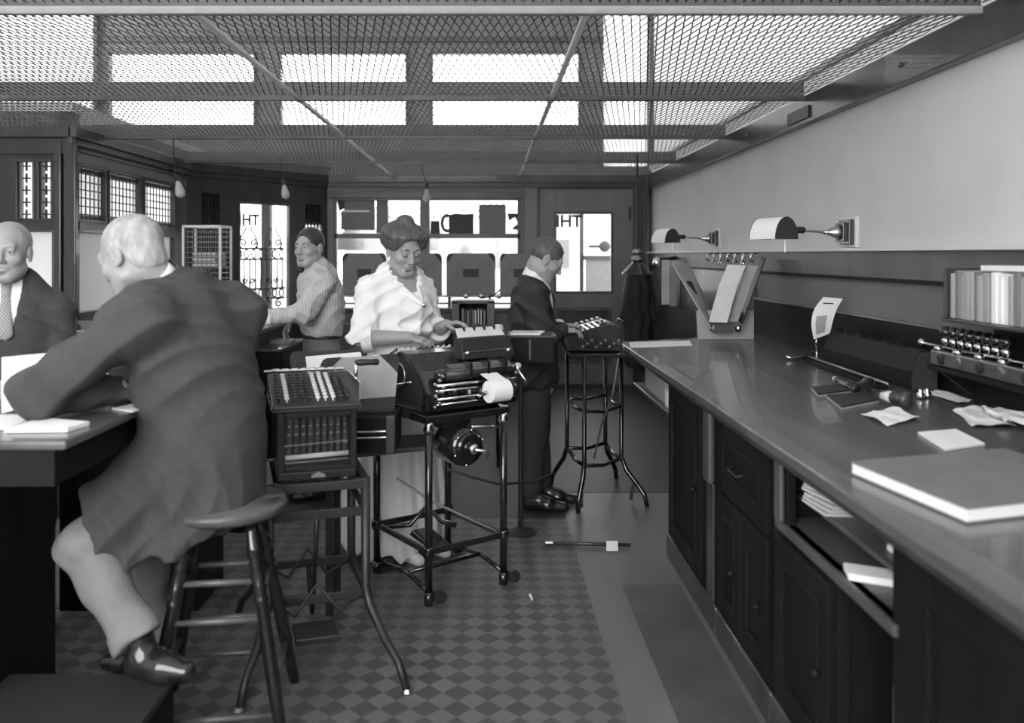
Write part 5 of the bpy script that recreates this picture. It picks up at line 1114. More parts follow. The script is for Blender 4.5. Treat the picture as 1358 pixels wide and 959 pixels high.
class Head:
    def __init__(s, c, f, up=(0, 0, 1), sc=1., roll=0):
        y = nrm(f); x = nrm(np.cross(y, up)); z = np.cross(x, y); s.R = np.stack([x, y, z], 1); s.c = np.array(c, float); s.s = sc
    def p(s, *v): return s.c + s.R @ (np.array(v, float) * s.s)
    def e(s, c, r, k=.012, op='+'): return ell(s.p(*c), np.array(r, float) * s.s, k, s.R, op)
    def k(s, a, b, ra, rb, k=.01, op='+'): return cone(s.p(*a), s.p(*b), ra * s.s, rb * s.s, k, op=op)
    def skin(s, fem=False, lids=False):
        jw = .052 if fem else .057
        P = [s.e((0, -.018, .035), (.076, .097, .083), .02), s.e((0, .025, -.03), (.064, .066, .082), .03), s.e((0, .045, -.085), (jw * .75, .036, .032), .03), s.e((0, .072, -.100), (.020, .018, .016), .02),
             s.k((-.05, .01, -.07), (-.02, .065, -.10), .022, .018, .025), s.k((.05, .01, -.07), (.02, .065, -.10), .022, .018, .025),
             s.e((-.04, .058, -.028), (.024, .024, .020), .02), s.e((.04, .058, -.028), (.024, .024, .020), .02), s.k((-.036, .074, .024), (.036, .074, .024), .012, .012, .02)]
        for sx_ in (-1, 1): P += [s.e((sx_ * .031, .094, .004), (.018, .016, .011), .012, '-'), s.e((sx_ * .031, .073, .002), (.0155, .0135, .0125), .003), s.e((sx_ * .031, .0765, .0105), (.0165, .0125, .0065), .003), s.e((sx_ * .031, .0755, -.0075), (.0155, .0120, .0050), .003)]
        if lids:
            for sx_ in (-1, 1): P += [s.e((sx_ * .031, .0745, .004), (.016, .0135, .0115), .003)]
        P += [s.k((0, .082, .018), (0, .106, -.028), .0075, .0115, .010), s.e((0, .108, -.031), (.011, .010, .009), .006), s.e((-.012, .096, -.036), (.008, .010, .007), .005), s.e((.012, .096, -.036), (.008, .010, .007), .005),
              s.e((-.007, .104, -.042), (.0035, .005, .004), .003, '-'), s.e((.007, .104, -.042), (.0035, .005, .004), .003, '-'),
              s.e((0, .080, -.062), (.026, .014, .018), .01), s.e((0, .090, -.057), (.021, .008, .0055), .005), s.e((0, .088, -.069), (.018, .008, .0065), .005), s.k((-.021, .095, -.063), (.021, .095, -.063), .0022, .0022, .003, '-'), s.e((0, .082, -.082), (.016, .010, .006), .008, '-')]
        for sx_ in (-1, 1): P += [s.e((sx_ * .076, -.012, -.008), (.011, .021, .032), .008), s.e((sx_ * .087, -.006, -.004), (.006, .011, .018), .004, '-'), s.e((sx_ * .079, -.004, -.035), (.007, .009, .010), .005)]
        return P
    def eyes(s, par, brow='hair_m', lids=False):
        for sx_ in (-1, 1):
            sdf_object('eyebrow', [([s.k((sx_ * .017, .0875, .0245), (sx_ * .034, .0845, .0275), .0034, .0036, .004), s.k((sx_ * .034, .0845, .0275), (sx_ * .050, .070, .0205), .0036, .0018, .004)], .0022)], brow, par)
            if lids: sdf_object('eyelashes', [([s.k((sx_ * .019, .0855, -.006), (sx_ * .032, .0885, -.010), .0020, .0022, .003), s.k((sx_ * .032, .0885, -.010), (sx_ * .045, .080, -.006), .0022, .0016, .003)], .0016)], 'hair_d', par)
            else:
                ey = MB(); ey.ball(s.p(sx_ * .031, .0755, .0015), .0116 * s.s, 14, 10); e_ = ey.build('eye', 'eye_w', par, smooth=True)
                ir = MB(); ir.ball(s.p(sx_ * .031, .0815, .0015), .0064 * s.s, 12, 8); ir.build('iris', 'eye_d', e_, smooth=True)
        sdf_object('lips', [([s.e((0, .0880, -.0580), (.019, .0085, .0040), .003), s.e((0, .0868, -.0680), (.016, .0085, .0050), .003), s.k((-.021, .0965, -.0632), (.021, .0965, -.0632), .0014, .0018, .002, '-')], .0022)], 'lips', par)
def hand(w, d, back, ts, curl=(.5, .5, .55, .6), thumb=.5, sc=1.):
    """w wrist, d towards the fingers, back = back-of-hand normal, ts = +1/-1 side of the thumb along x"""
    y = nrm(d); z = np.array(back, float); z = nrm(z - y * (z @ y)); x = np.cross(y, z) * ts; w = np.array(w, float); T = lambda a, b, c: w + (x * a + y * b + z * c) * sc
    P = [cone(T(0, -.02, 0), T(0, .012, 0), .026 * sc, .026 * sc, .012, n=z, q=1.25)]
    ox = (.027, .009, -.009, -.026); kn = (.086, .090, .085, .076); ln = (.072, .080, .074, .058); rr = (.0092, .0095, .0090, .0080)
    for i in range(4):
        P.append(cone(T(ox[i] * .55, .008, 0), T(ox[i], kn[i], 0), .0135 * sc, .0115 * sc, .010))
        a = 0; p = np.array([ox[i], kn[i], 0.]); sp = ox[i] * 1.6
        for j, fr in enumerate((.44, .31, .25)):
            a += curl[i] * (.8, 1.1, .8)[j]; dv = np.array([sp * .6, math.cos(a), -math.sin(a)]); q = p + dv / np.linalg.norm(dv) * ln[i] * fr
            P.append(cone(T(*p), T(*q), rr[i] * (1 - .1 * j) * sc, rr[i] * (.92 - .12 * j) * sc, .004)); p = q
    p = np.array([.018, .018, -.006]); 
    for j, (L, r0, r1, dv) in enumerate(((.045, .0150, .0115, (.75, .62, -.25)), (.034, .0110, .0098, (.40, .85, -.30 - thumb * .3)), (.028, .0096, .0075, (.15, .9, -.30 - thumb * .4)))):
        q = p + nrm(dv) * L; P.append(cone(T(*p), T(*q), r0 * sc, r1 * sc, .008 if j == 0 else .004)); p = q
    return P
def shoe(ank, heel, toe, floor=None, r=.043):
    ank, heel, toe = map(lambda q: np.array(q, float), (ank, heel, toe)); mid = heel * .45 + toe * .55; up = V(0, 0, 1)
    P = [cone(ank + up * .04, heel + up * .045, .042, .040, .03), cone(heel + up * .035, mid + up * .03, .036, .042, .03), cone(mid + up * .028, toe + up * .022, .044, .030, .03), cone(ank, mid + up * .04, .04, .032, .03)]
    P.append(cut(V(0, 0, floor if floor is not None else min(heel[2], toe[2])) + 0 * ank, (0, 0, -1))); return P
def folds(*terms):
    def f(X, Y, Z):
        s = 0
        for amp, fr, d, w in terms:
            u = X * d[0] + Y * d[1] + Z * d[2]; s = s + amp * np.sin(fr * u + w * np.sin(fr * .31 * (X * d[1] - Y * d[2] + Z * d[0]) + w))
        return s
    return f
def creases(*terms):   # sharp-ridged cloth folds, optionally growing downwards
    def f(X, Y, Z):
        s = 0
        for amp, fr, d, w, z0, z1 in terms:
            u = X * d[0] + Y * d[1] + Z * d[2]; g = np.clip((Z - z0) / (z1 - z0), 0, 1)
            s = s + amp * g * (1 - 2 * np.abs(np.sin(fr * u + w * np.sin(fr * .35 * (X * d[1] - Y * d[2] + Z * d[0]) + w))) ** .8) * -1
        return s
    return f
def both(*fs):
    return lambda X, Y, Z: sum(q(X, Y, Z) for q in fs)
def limb(pts, rs, k=.03, fend=False): return [cone(pts[i], pts[i + 1], rs[i], rs[i + 1], k, fb=(fend and i == len(pts) - 2)) for i in range(len(pts) - 1)]
def torso(st, n, k=.05): return [cone(st[i][0], st[i + 1][0], st[i][1], st[i + 1][1], k, n=n, q=(st[i][1] / st[i][2])) for i in range(len(st) - 1)]
def person(label, base, skin_head, hands_, inner): 
    o = sdf_object('person', [(skin_head, .0036), *[(hp, .0026) for hp in hands_], (inner, .011)], 'skin', loc=base); return tag(o, label, 'person')
def shrink(prims, d):
    out = []
    for p in prims:
        if p['t'] == 'c' and p['op'] == '+': q = dict(p); q['ra'] = max(.012, p['ra'] - d); q['rb'] = max(.012, p['rb'] - d); q['fb'] = q['fa'] = False; out.append(q)
    return out
def collar(par, name, m, a, b, r, n=None, th=.006, q=1.1, gap=None):
    a, b = np.array(a, float), np.array(b, float); P = [cone(a, b, r + th, r, .004, n=n, q=q, fa=True, fb=True)]
    if gap is not None: P.append(gap)
    return sdf_object(name, [(P, .004)], m, par)

# ---------------------------------------------------------------- the seated man in the foreground (back to us)
f = nrm((-.82, .57, 0)); r_ = np.cross(f, V(0, 0, 1)); up = V(0, 0, 1)
H = Head((-1.165, 2.78, 1.552), (-.84, .30, -.45), sc=1.06)
nb = V(-1.055, 2.815, 1.43)
st = [(V(-.95, 2.93, .78), .205, .165), (V(-.965, 2.90, .98), .205, .16), (V(-.985, 2.865, 1.17), .215, .15), (V(-1.01, 2.83, 1.31), .20, .13), (V(-1.04, 2.815, 1.40), .12, .09)]
shL, shR = V(-1.075, 2.665, 1.355), V(-.875, 2.975, 1.345); elL, wrL = V(-1.335, 2.52, 1.137), V(-1.215, 2.77, 1.112); elR, wrR = V(-1.06, 3.16, 1.13), V(-1.30, 2.92, 1.105)
ts_ = torso(st, f); tL = limb([shL, elL], [.085, .076], .085) + limb([elL, wrL], [.074, .052], fend=True); tR = limb([shR, elR], [.085, .07], .085) + limb([elR, wrR], [.068, .05], fend=True)
hipL, knL, anL = V(-1.0, 2.82, .80), V(-1.265, 2.66, .645), V(-1.055, 2.575, .385); hipR, knR, anR = V(-.92, 3.02, .80), V(-1.27, 3.13, .62), V(-1.22, 3.13, .11)
legs = limb([hipL, knL], [.105, .074]) + limb([knL, anL], [.074, .070], fend=True) + limb([hipR, knR], [.105, .085]) + limb([knR, anR], [.082, .06], fend=True)
hL = hand(wrL + V(.01, .03, -.005), (.35, .8, -.1), (.2, -.1, 1), -1, (.45, .5, .5, .55)); hR = hand(wrR + V(-.02, -.01, 0), (-.85, -.5, -.15), (0, 0, 1), -1, (.6, .7, .8, .9))
nax = nrm(H.p(0, -.035, -.07) - nb); neckp = [cone(nb - nax * .03, H.p(0, -.035, -.06), .062, .058, .03)]
pA = person('seated grey-haired man seen from behind in a dark grey jacket leaning over the left desk', (-.95, 2.93, .70), H.skin() + neckp, [hL, hR], shrink(ts_ + tL + tR + legs, .03))
H.eyes(pA, 'hair_g')
sdf_object('hair', [([H.e((0, -.022, .030), (.0815, .100, .084), .01), H.e((0, .085, .055), (.10, .065, .075), .02, '-'), H.e((0, .10, -.05), (.10, .095, .10), .015, '-'), H.e((0, -.01, .11), (.05, .06, .028), .012, '-'), H.e((0, -.055, -.045), (.062, .05, .05), .03), cut(H.p(0, -.05, -.088), H.R @ V(0, .4, -1))], .0036, folds((.0005, 300, H.R @ V(.3, 1, .2), 2.)))], 'hair_g', pA)
wr = both(folds((.004, 38, (.55, .5, .65), 1.6)), creases((.013, 22, (.82, -.25, .50), 1.3, 1.02, .66), (.008, 33, (.9, .3, -.35), 1.5, 1.0, .6), (.0045, 24, (.6, .3, .7), 1.6, .98, 1.2), (.007, 40, (-.5, .2, .8), 2.0, .9, 1.15)))
jk = ts_ + [cone(V(-.965, 2.90, 1.0), V(-1.005, 2.875, .55), .195, .262, .05), cone(V(-1.02, 2.80, .86), V(-1.28, 2.68, .66), .14, .125, .06), cone(V(-1.20, 2.73, .70), V(-1.23, 2.71, .55), .12, .12, .06), cut(V(-1.0, 2.9, .602), (.22, 0, -1)), cut(V(-1.255, 2.68, .68), (-1, -.25, -.25)), ell((-.70, 2.66, .58), (.18, .27, .165), .012, None, '-'),
            cone(V(-1.0, 2.84, 1.36), shL, .10, .092, .05), cone(V(-1.0, 2.84, 1.36), shR, .10, .088, .05)] + tL + tR
jk += [cone(V(-.93, 2.618, .50), V(-.90, 2.668, .86), .010, .006, .006, op='-'), cone(nb - nax * .03, nb + nax * .068, .092, .080, .02, fb=True), cone(nb + nax * .03, nb + nax * .16, .070, .072, .004, op='-')]
jA = sdf_object('jacket', [(jk, .0085, wr)], 'suit2', pA)
po = MB()
collar(pA, 'shirt_collar', 'cotton', nb + nax * .03, nb + nax * .078, .064, n=None)
for w_, d_ in ((wrL, wrL - elL), (wrR, wrR - elR)): collar(pA, 'shirt_cuff', 'cotton', w_ - nrm(d_) * .02, w_ + nrm(d_) * .018, .040, q=1.)
sdf_object('trousers', [(legs + [cone(V(-.96, 2.86, .80), V(-.94, 3.0, .80), .12, .12, .05)] + [cone(anL - nrm(anL - knL) * .055, anL, .076, .078, .004, fa=True, fb=True), cone(anR - nrm(anR - knR) * .055, anR, .068, .067, .004, fa=True, fb=True)], .0085, folds((.004, 45, (.5, .1, -.8), 1.5), (.003, 70, (.6, -.4, .5), 2.)))], 'trous_l', pA)
sdf_object('shoe', [([cone(anL + V(-.004, 0, .02), V(-1.035, 2.565, .335), .045, .043, .03), cone(V(-1.05, 2.565, .325), V(-.97, 2.545, .317), .042, .045, .03), cone(V(-.97, 2.545, .317), V(-.90, 2.53, .312), .044, .033, .03), cut(V(0, 0, .283), (0, 0, -1))], .006)], 'shoe', pA)
sdf_object('shoe', [(shoe(V(-1.22, 3.13, .10), V(-1.20, 3.12, 0.), V(-1.42, 3.19, 0.), 0.002), .007)], 'shoe', pA)

# ---------------------------------------------------------------- the old man at the left edge, facing us
f = nrm((.38, -.92, 0)); r_ = np.cross(f, up); c0 = V(-1.965, 3.50, 0)
H = Head((-1.925, 3.42, 1.565), (.22, -.96, -.08), sc=1.0)
nb = c0 + V(0, .0, 1.42)
st = [(c0 + V(0, .02, .85), .175, .125), (c0 + V(0, .02, 1.05), .17, .12), (c0 + V(0, .01, 1.22), .185, .125), (c0 + V(0, 0, 1.33), .175, .11), (c0 + V(0, 0, 1.40), .10, .08)]
shR = c0 + r_ * .17 + V(0, 0, 1.325); shL = c0 - r_ * .17 + V(0, 0, 1.325)   # his left is at our right
elL = shL + V(.055, -.04, -.26); wrL = V(-1.72, 3.14, 1.10); elR = shR + V(-.06, -.03, -.27); wrR = elR + V(.10, -.22, .0)
arms = limb([shL, elL], [.072, .06]) + limb([elL, wrL], [.058, .042], fend=True) + limb([shR, elR], [.072, .06]) + limb([elR, wrR], [.058, .042], fend=True)
hips = [c0 + r_ * s + V(0, .02, .88) for s in (-.09, .09)]; legs = []
for s, hp in zip((-1, 1), hips): legs += limb([hp, hp + V(0, 0, -.42), hp + V(0, .02, -.82)], [.095, .07, .055], fend=True)
hL = hand(wrL, nrm(wrL - elL) + V(0, 0, -.2), (0, 0, 1), 1); hR = hand(wrR, (.3, -.9, -.2), (0, 0, 1), -1)
pB = person('white-haired old man in a dark suit and patterned tie at the left edge', (c0[0], c0[1], 0), H.skin() + [cone(nb - up * .03, H.p(0, -.03, -.07), .060, .055, .03)], [hL, hR], shrink(torso(st, f) + arms + legs, .02))
H.eyes(pB, 'hair_g')
sdf_object('hair', [([H.e((0, -.022, .032), (.081, .100, .086), .01), H.e((0, .10, .03), (.070, .080, .080), .015, '-'), H.e((0, .10, -.06), (.10, .085, .10), .015, '-'), cut(H.p(0, -.05, -.06), H.R @ V(0, .5, -1))], .004)], 'hair_g', pB)
ft_ = lambda z, o: c0 + f * o + V(0, 0, z)
shirt = sdf_object('shirt', [(shrink(torso(st, f), .008) + [], .009)], 'cotton', pB)
sdf_object('waistcoat', [(shrink(torso(st, f), .004) + [cone(ft_(1.46, .10), ft_(1.20, .135), .062, .010, .01, op='-')], .008)], 'suit', pB)
jk = torso(st, f) + [cone(c0 + V(0, .02, .9), c0 + V(0, .03, .70), .18, .195, .04, n=f, q=1.35), cut(c0 + V(0, 0, .70), (0, 0, -1)), cone(nb + V(0, .02, -.08), shL, .09, .075, .05), cone(nb + V(0, .02, -.08), shR, .09, .075, .05)] + arms + [cone(ft_(1.46, .10), ft_(1.08, .16), .085, .035, .012, op='-'), cone(nb + V(0, .0, -.03), nb + V(0, -.02, .1), .062, .066, .01, op='-')]
sdf_object('jacket', [(jk, .008, both(folds((.004, 45, (.4, .3, .8), 1.7)), creases((.008, 36, (.5, .3, .8), 1.5, .9, 1.1))))], 'suit', pB)
collar(pB, 'shirt_collar', 'cotton', nb + V(0, -.01, -.01), nb + V(0, -.02, .042), .060)
sdf_object('tie', [([cone(ft_(1.425, .088), ft_(1.395, .106), .021, .017, .01, n=f, q=1.5), cone(ft_(1.395, .106), ft_(1.24, .134), .015, .030, .01, n=f, q=2.4)], .004)], 'tie', pB)
sdf_object('trousers', [(legs + [cone(c0 + V(0, .02, .86), c0 + V(0, .02, .96), .16, .165, .04, n=f, q=1.35)], .010)], 'trous_d', pB)
for hp in hips: sdf_object('shoe', [(shoe(hp + V(0, .02, -.82), hp * V(1, 1, 0) + V(0, .04, 0), hp * V(1, 1, 0) + f * .20, .002), .008)], 'shoe', pB)

# ---------------------------------------------------------------- the man in shirt sleeves behind the teller desk
f = nrm((-.92, -.38, 0)); r_ = np.cross(f, up)
H = Head((-1.145, 5.46, 1.60), (-.42, -.90, -.06), sc=1.02)
c0 = V(-1.075, 5.52, 0); nb = V(-1.12, 5.49, 1.455)
st = [(c0 + V(.0, 0, 1.02), .155, .115), (c0 + V(.0, 0, 1.12), .175, .135), (c0 + V(-.005, 0, 1.25), .19, .14), (c0 + V(-.02, -.01, 1.36), .175, .115), (c0 + V(-.04, -.02, 1.44), .09, .08)]
shL = V(-1.035, 5.34, 1.37); shR = V(-1.16, 5.68, 1.37)     # left shoulder is nearest the camera
elL = V(-1.13, 5.24, 1.195); wrL = V(-1.355, 5.20, 1.165); elR = V(-1.24, 5.70, 1.16); wrR = V(-1.255, 5.52, 1.135)
arms = limb([shL, elL], [.078, .068]) + limb([elL, wrL], [.066, .045], fend=True) + limb([shR, elR], [.075, .065]) + limb([elR, wrR], [.06, .043], fend=True)
hips = [c0 + r_ * s + V(.01, 0, .90) for s in (-.09, .09)]; legs = []
for hp in hips: legs += limb([hp, hp + V(-.01, 0, -.44), hp + V(.01, 0, -.83)], [.10, .075, .06], fend=True)
hL = hand(wrL + V(-.02, 0, 0), (-.96, .05, -.28), (-.25, 0, 1), 1, (.35, .35, .4, .45)); hR = hand(wrR, (-.5, -.3, -.75), (-.8, .2, .5), -1, (.4, .45, .5, .5))
pC = person('man in a striped white shirt and bow tie standing behind the teller desk', (c0[0], c0[1], 0), H.skin() + [cone(nb - up * .03, H.p(0, -.03, -.07), .060, .056, .03)], [hL, hR], shrink(torso(st, f) + arms + legs, .02))
H.eyes(pC, 'hair_d')
sdf_object('hair', [([H.e((0, -.018, .036), (.0800, .1015, .0885), .01), H.e((0, .122, .012), (.088, .078, .082), .010, '-'), H.e((0, .105, -.06), (.10, .085, .090), .010, '-'), cut(H.p(0, -.05, -.055), H.R @ V(0, .45, -1))], .004)], 'hair_d', pC)
sl = torso(st, f) + [cone(nb + V(0, .01, -.07), shL, .085, .08, .05), cone(nb + V(0, .01, -.07), shR, .085, .078, .05)] + arms + [cut(V(0, 0, 1.03), (0, 0, -1))]
sdf_object('shirt', [(sl + [cone(nb, nb + V(-.03, -.02, .1), .058, .062, .006, op='-')], .007, both(folds((.003, 60, (.75, .3, -.5), 1.2)), creases((.0045, 42, (.7, .3, -.55), 1.3, .9, 1.1), (.003, 60, (.4, .3, .8), 1.6, .9, 1.1))))], 'striped', pC)
collar(pC, 'shirt_collar', 'cotton', nb + V(0, .0, -.015), nb + V(-.012, -.008, .045), .062)
collar(pC, 'shirt_cuff', 'cotton', wrL - nrm(wrL - elL) * .03, wrL + nrm(wrL - elL) * .03, .046, q=1.)
bt = nb + f * .075 + V(-.01, -.02, .0)
sdf_object('bow_tie', [([ell(bt, (.011, .011, .012), .004), ell(bt - r_ * .028, (.022, .022, .020), .006), ell(bt + r_ * .028, (.022, .022, .020), .006)], .0035)], 'suit3', pC)
sdf_object('trousers', [(legs + [cone(c0 + V(.0, 0, .90), c0 + V(.0, 0, 1.03), .155, .152, .04, n=f, q=1.3, fb=True)], .0095, folds((.003, 40, (.6, .5, .3), 2.)))], 'trous_m', pC)
collar(pC, 'belt', 'leather', c0 + V(0, 0, 1.015), c0 + V(0, 0, 1.05), .158, n=f, q=1.28, th=.002)
for hp in hips: sdf_object('shoe', [(shoe(hp + V(.01, 0, -.83), hp * V(1, 1, 0) + V(.02, 0, 0), hp * V(1, 1, 0) + f * .2, .002), .009)], 'shoe', pC)

# ---------------------------------------------------------------- the woman at the bookkeeping machine
f = nrm((.66, -.75, 0)); r_ = np.cross(f, up)          # her right is at our left
S_ = V(-.02, .10, 0)
H = Head((-.435, 4.42, 1.578), (.50, -.80, -.34), sc=1.05)
c0 = V(-.47, 4.50, 0); nb = V(-.46, 4.47, 1.43)
st = [(c0 + V(0, 0, 1.10), .135, .115), (c0 + V(0, 0, 1.17), .165, .135), (c0 + V(.0, 0, 1.27), .185, .14), (c0 + V(.0, 0, 1.36), .17, .115), (c0 + V(.005, -.01, 1.42), .08, .07)]
shR = V(-.585, 4.29, 1.36); shL = V(-.335, 4.49, 1.355); elR = V(-.615, 4.20, 1.125); wrR = V(-.385, 4.19, 1.135); elL = V(-.275, 4.50, 1.13); wrL = V(-.195, 4.33, 1.185); shR, shL, elR, wrR, elL, wrL = [q + S_ for q in (shR, shL, elR, wrR, elL, wrL)]
mR = elR + (wrR - elR) * .22; mL = elL + (wrL - elL) * .45
sleeves = limb([shR, elR], [.076, .070]) + limb([elR, mR], [.070, .063], fend=True) + limb([shL, elL], [.074, .068]) + limb([elL, mL], [.07, .062], fend=True)
fore = limb([elR, wrR], [.047, .030], .01) + limb([elL, wrL], [.045, .030], .01)
hR = hand(wrR, (.96, .1, -.22), (-.1, -.25, 1), -1, (.25, .32, .38, .45), .2, .95); hL = hand(wrL, (.75, -.45, .12), (.1, .25, .95), 1, (.35, .4, .45, .5), .5, .95)
neck = [cone(nb - up * .07, H.p(0, -.03, -.07), .056, .050, .03), cone(nb + f * .03 - up * .10, nb + f * .02 - up * .02, .07, .05, .03)]
pD = person('woman in a white blouse and long white skirt working the bookkeeping machine', (c0[0], c0[1], 0), H.skin(True, True) + neck, [hR + fore[:1], hL + fore[1:]], shrink(torso(st, f), .022) + shrink(sleeves, .025) + [cone(c0 + V(0, 0, 1.1), c0 + V(0, 0, .15), .10, .14, .03)])
H.eyes(pD, 'hair_m', True)
hm = [H.e((0, -.022, .035), (.086, .102, .088), .02), H.e((0, .0, .082), (.116, .100, .044), .03), H.e((-.070, -.005, .050), (.042, .075, .046), .03), H.e((.070, -.005, .050), (.042, .075, .046), .03), H.e((0, -.06, .05), (.10, .065, .075), .04), H.e((0, -.030, .132), (.044, .044, .036), .018),
      H.e((0, .094, -.004), (.074, .078, .084), .012, '-'), H.e((0, .02, -.07), (.13, .11, .084), .012, '-'), cut(H.p(0, -.05, -.055), H.R @ V(0, .5, -1))]
sdf_object('hair', [(hm, .004, folds((.0012, 170, H.R @ V(.9, .2, .4), 2.2), (.0010, 260, H.R @ V(.5, .7, .2), 1.7)))], 'hair_m', pD)
bl = torso(st, f) + [cone(nb + V(0, .02, -.07), shR, .075, .074, .05), cone(nb + V(0, .02, -.07), shL, .075, .072, .05), ell(c0 + f * .075 + V(0, 0, 1.265), (.13, .13, .085), .05), ell(c0 + f * .05 + V(0, 0, 1.16), (.145, .145, .05), .04)] + sleeves
vn = nb + f * .055 + up * .02
bl += [cone(vn + up * .03, c0 + f * .20 + V(0, 0, 1.30), .078, .012, .008, op='-'), cone(vn + f * .05, c0 + f * .21 + V(0, 0, 1.32), .060, .014, .008, op='-'), cone(nb - up * .05, nb + V(.02, -.03, .1), .055, .07, .01, op='-'), cut(c0 + V(0, 0, 1.105), (0, 0, -1))]
sdf_object('blouse', [(bl, .0068, both(folds((.003, 60, (.35, .3, .9), 1.5)), creases((.008, 40, (.75, .45, .35), 1.5, 1.42, 1.12), (.006, 55, (-.45, .2, .85), 1.8, 1.0, 1.2))))], 'cotton', pD)
lapb = c0 + f * .205 + V(0, 0, 1.30)
for s in (-1, 1):
    a0 = nb + r_ * s * .060 - f * .035 + up * .012; a1 = nb + r_ * s * .074 + f * .055 - up * .035; a2 = lapb + r_ * s * .006
    sdf_object('blouse_collar', [([cone(a0, a1, .026, .030, .012, n=r_, q=1.9), cone(a1, a2, .030, .010, .012, n=f + r_ * s * .5, q=2.2)], .0045)], 'cotton', pD)
br_ = MB(); br_.ball(lapb + f * .012 - up * .006, (.013, .013, .015), 12, 8); br_.build('brooch', 'nickel', pD, smooth=True)
for e_, w_, r0 in ((elR, mR, .068), (elL, mL, .064)): collar(pD, 'sleeve_cuff', 'cotton', w_ - nrm(w_ - e_) * .045, w_ + nrm(w_ - e_) * .006, r0, q=1.)
collar(pD, 'waistband', 'cotton', c0 + V(0, 0, 1.075), c0 + V(0, 0, 1.125), .142, n=f, q=1.18, th=.004)
def skirt_folds(X, Y, Z):
    th = np.arctan2(Y - c0[1], X - c0[0]); g = np.clip((1.1 - Z) / 1.0, 0, 1); return g * (.014 * np.sin(11 * th + 1.5 * np.sin(3 * th)) + .006 * np.sin(23 * th + Z * 3))
sdf_object('skirt', [([cone(c0 + V(0, 0, 1.11), c0 + V(0, 0, .93), .132, .185, .04, n=f, q=1.1), cone(c0 + V(0, 0, .93), c0 + V(-.035, .01, .045), .185, .305, .04, n=f, q=1.05, fb=True), cut(c0 + V(0, 0, 1.105), (0, 0, 1))], .0095, skirt_folds)], 'cotton', pD)
for q in (-.10, .07): b_ = c0 + r_ * q * 1.0; sdf_object('shoe', [(shoe(b_ + V(0, 0, .09) + f * .05, b_ + f * .02, b_ + f * .27, .002, .036), .007)], 'cotton', pD)

# ---------------------------------------------------------------- the man in the black suit at the far machine
f = nrm((.985, -.17, 0)); r_ = np.cross(f, up)        # his right is toward the camera
H = Head((.362, 5.25, 1.523), (.80, .08, -.50), sc=1.06)
c0 = V(.29, 5.27, 0); nb = V(.285, 5.26, 1.40)
st = [(c0 + V(.01, 0, .80), .175, .13), (c0 + V(-.01, 0, 1.00), .17, .125), (c0 + V(-.02, 0, 1.17), .185, .13), (c0 + V(-.01, 0, 1.28), .175, .115), (c0 + V(0, 0, 1.37), .09, .08)]
shR = V(.262, 5.08, 1.29); shL = V(.31, 5.45, 1.29); elR = V(.335, 5.01, 1.045); wrR = V(.455, 5.26, 1.085); elL = V(.36, 5.58, 1.06); wrL = V(.46, 5.45, 1.10)
arms = limb([shR, elR], [.082, .068]) + limb([elR, wrR], [.066, .05], fend=True) + limb([shL, elL], [.08, .066]) + limb([elL, wrL], [.06, .046], fend=True)
hips = [c0 + r_ * s + V(.01, 0, .84) for s in (-.085, .085)]; legs = []
ank = []
for s, hp in zip((-1, 1), hips): a_ = hp * V(1, 1, 0) + V(-.03 if s > 0 else .02, 0, .09); ank.append(a_); legs += limb([hp, hp + V(-.005, 0, -.38), a_], [.10, .078, .064], fend=True)
hR = hand(wrR, (.88, .25, -.05), (0, -.1, 1), -1, (.3, .35, .42, .5), .3); hL = hand(wrL, (.9, -.2, .0), (0, .1, 1), 1, (.3, .35, .4, .45), .3)
pE = person('man in a black suit bending over the far adding machine, head in profile', (c0[0], c0[1], 0), H.skin(False, True) + [cone(nb - up * .03, H.p(0, -.035, -.06), .060, .057, .03)], [hR, hL], shrink(torso(st, f) + arms + legs, .02))
H.eyes(pE, 'hair_m', True)
sdf_object('hair', [([H.e((0, -.018, .036), (.0800, .1015, .0885), .01), H.e((0, .120, .014), (.088, .076, .082), .012, '-'), H.e((0, .090, -.055), (.10, .085, .095), .012, '-'), cut(H.p(0, -.05, -.05), H.R @ V(0, .45, -1))], .004, folds((.001, 250, H.R @ V(.3, 1, .2), 2.)))], 'hair_m', pE)
jk = torso(st, f) + [cone(c0 + V(0, 0, .95), c0 + V(.0, 0, .735), .178, .195, .05, n=f, q=1.32), cut(c0 + V(0, 0, .74), (0, 0, -1)), cone(nb + V(-.02, 0, -.09), shR, .085, .082, .05), cone(nb + V(-.02, 0, -.09), shL, .085, .08, .05)] + arms + [cone(nb - up * .025, nb + V(.01, 0, .12), .074, .085, .006, op='-'), cone(nb + f * .08, nb + f * .13 - up * .28, .05, .01, .01, op='-')]
sdf_object('jacket', [(jk, .008, both(folds((.003, 48, (.5, .4, .7), 1.6)), creases((.009, 34, (.5, .3, .8), 1.5, .9, 1.1), (.007, 42, (.8, .3, -.3), 1.5, 1.1, .8))))], 'suit3', pE)
sdf_object('shirt', [(shrink(torso(st, f), .012), .010)], 'cotton', pE)
collar(pE, 'shirt_collar', 'cotton', nb + V(-.012, 0, -.01), nb + V(.016, 0, .058), .068)
for w_, e_ in ((wrR, elR), (wrL, elL)): collar(pE, 'shirt_cuff', 'cotton', w_ - nrm(w_ - e_) * .02, w_ + nrm(w_ - e_) * .012, .038, q=1.)
sdf_object('trousers', [(legs + [cone(c0 + V(.01, 0, .82), c0 + V(0, 0, .95), .15, .155, .04, n=f, q=1.3)], .0095, folds((.003, 40, (.4, .6, .4), 2.)))], 'trous_d', pE)
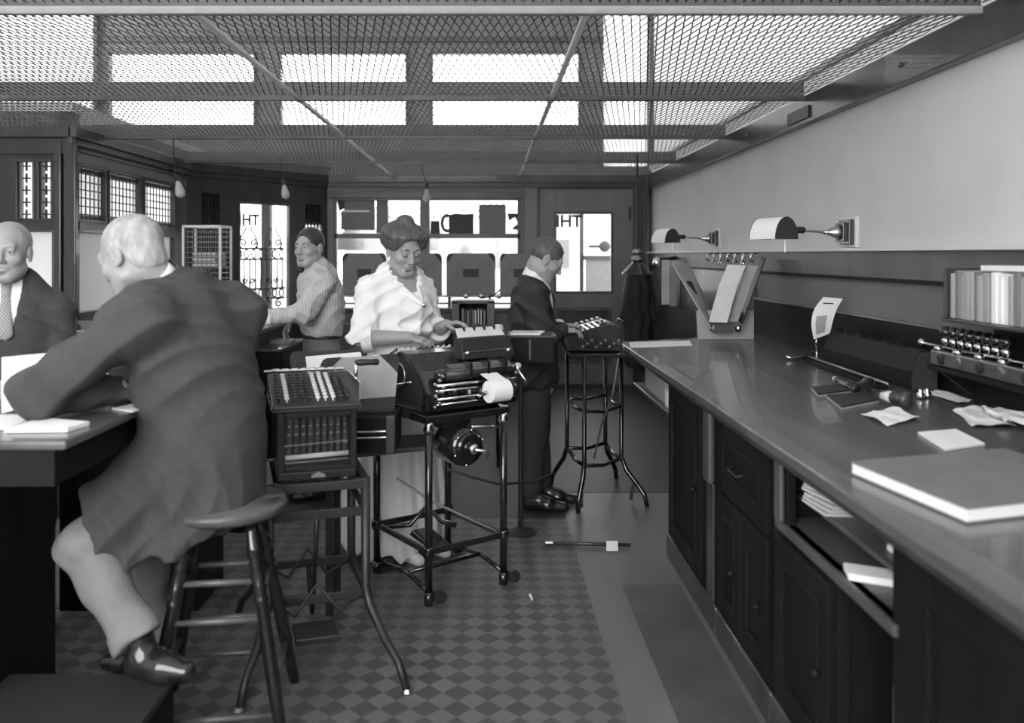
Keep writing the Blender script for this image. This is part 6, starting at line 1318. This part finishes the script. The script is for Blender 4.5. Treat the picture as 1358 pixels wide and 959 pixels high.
for a_ in ank: sdf_object('shoe', [(shoe(a_, a_ * V(1, 1, 0) + V(-.02, 0, 0), a_ * V(1, 1, 0) + f * .21, .002), .007)], 'shoe', pE)

# ---------------------------------------------------------------- hanging coat, floor rod and scraps
c = V(1.66, 9.6, 0); d = 9.6; X = XP(846, d)
co = thing('hanging_coat', 'dark coat hanging in the far right corner behind the conical lamp', 'coat', (X, d, ZY(350, d)))
zt2 = ZY(352, d)
sdf_object('coat_body', [([cone((X, d, zt2 - .05), (X, d, zt2 - .35), .10, .16, .05, n=(0, 1, 0), q=1.6), cone((X, d, zt2 - .35), (X, d, zt2 - 1.0), .16, .17, .05, n=(0, 1, 0), q=1.6), cone((X - .06, d, zt2 - .08), (X - .17, d - .02, zt2 - .60), .06, .05, .03), cone((X + .06, d, zt2 - .08), (X + .17, d - .02, zt2 - .60), .06, .05, .03)], .012, folds((.010, 60, (1, .3, .05), 1.)))], 'suit3', co)
MB().tube([(X, d, zt2 + .02), (X, d + .1, zt2 + .10), (X, YB - .035, zt2 + .08)], .012, 6).build('hook', 'brass', co)
a, b = OZ(728, 720, .014), OZ(836, 723, .014); rd = thing('floor_rod', 'thin dark rod lying across the floor near the far counter cabinet', 'rod', (a + b) / 2)
MB().tube([a, b], .010, 8).build('shaft', 'wood', rd, smooth=True); MB().tube([a - Vector((.02, 0, 0)), a + Vector((.02, 0, 0))], .013, 8).build('end_cap', 'steel', rd)
tg = thing('paper_tag', 'white paper tag folded over the rod on the floor', 'tag', OZ(812, 724, .03))
p0, p1, p2, p3 = OZ(804, 731, .004), OZ(820, 731, .004), OZ(819, 718, .03), OZ(804, 718, .03); MB().slab([p0, p1, p2, p3], (0, 0, .002)).build('flap', 'paper', tg); MB().slab([p3, p2, p2 + Vector((0, .05, -.025)), p3 + Vector((0, .05, -.025))], (0, 0, .002)).build('flap', 'paper', tg)
flat_sheet('paper_scrap', [OZ(701, 789, .003), OZ(704, 788, .003), OZ(707, 796, .003), OZ(705, 797, .003)][::-1], 'tiny white paper scrap on the checked linoleum', 'paper', th=.003)
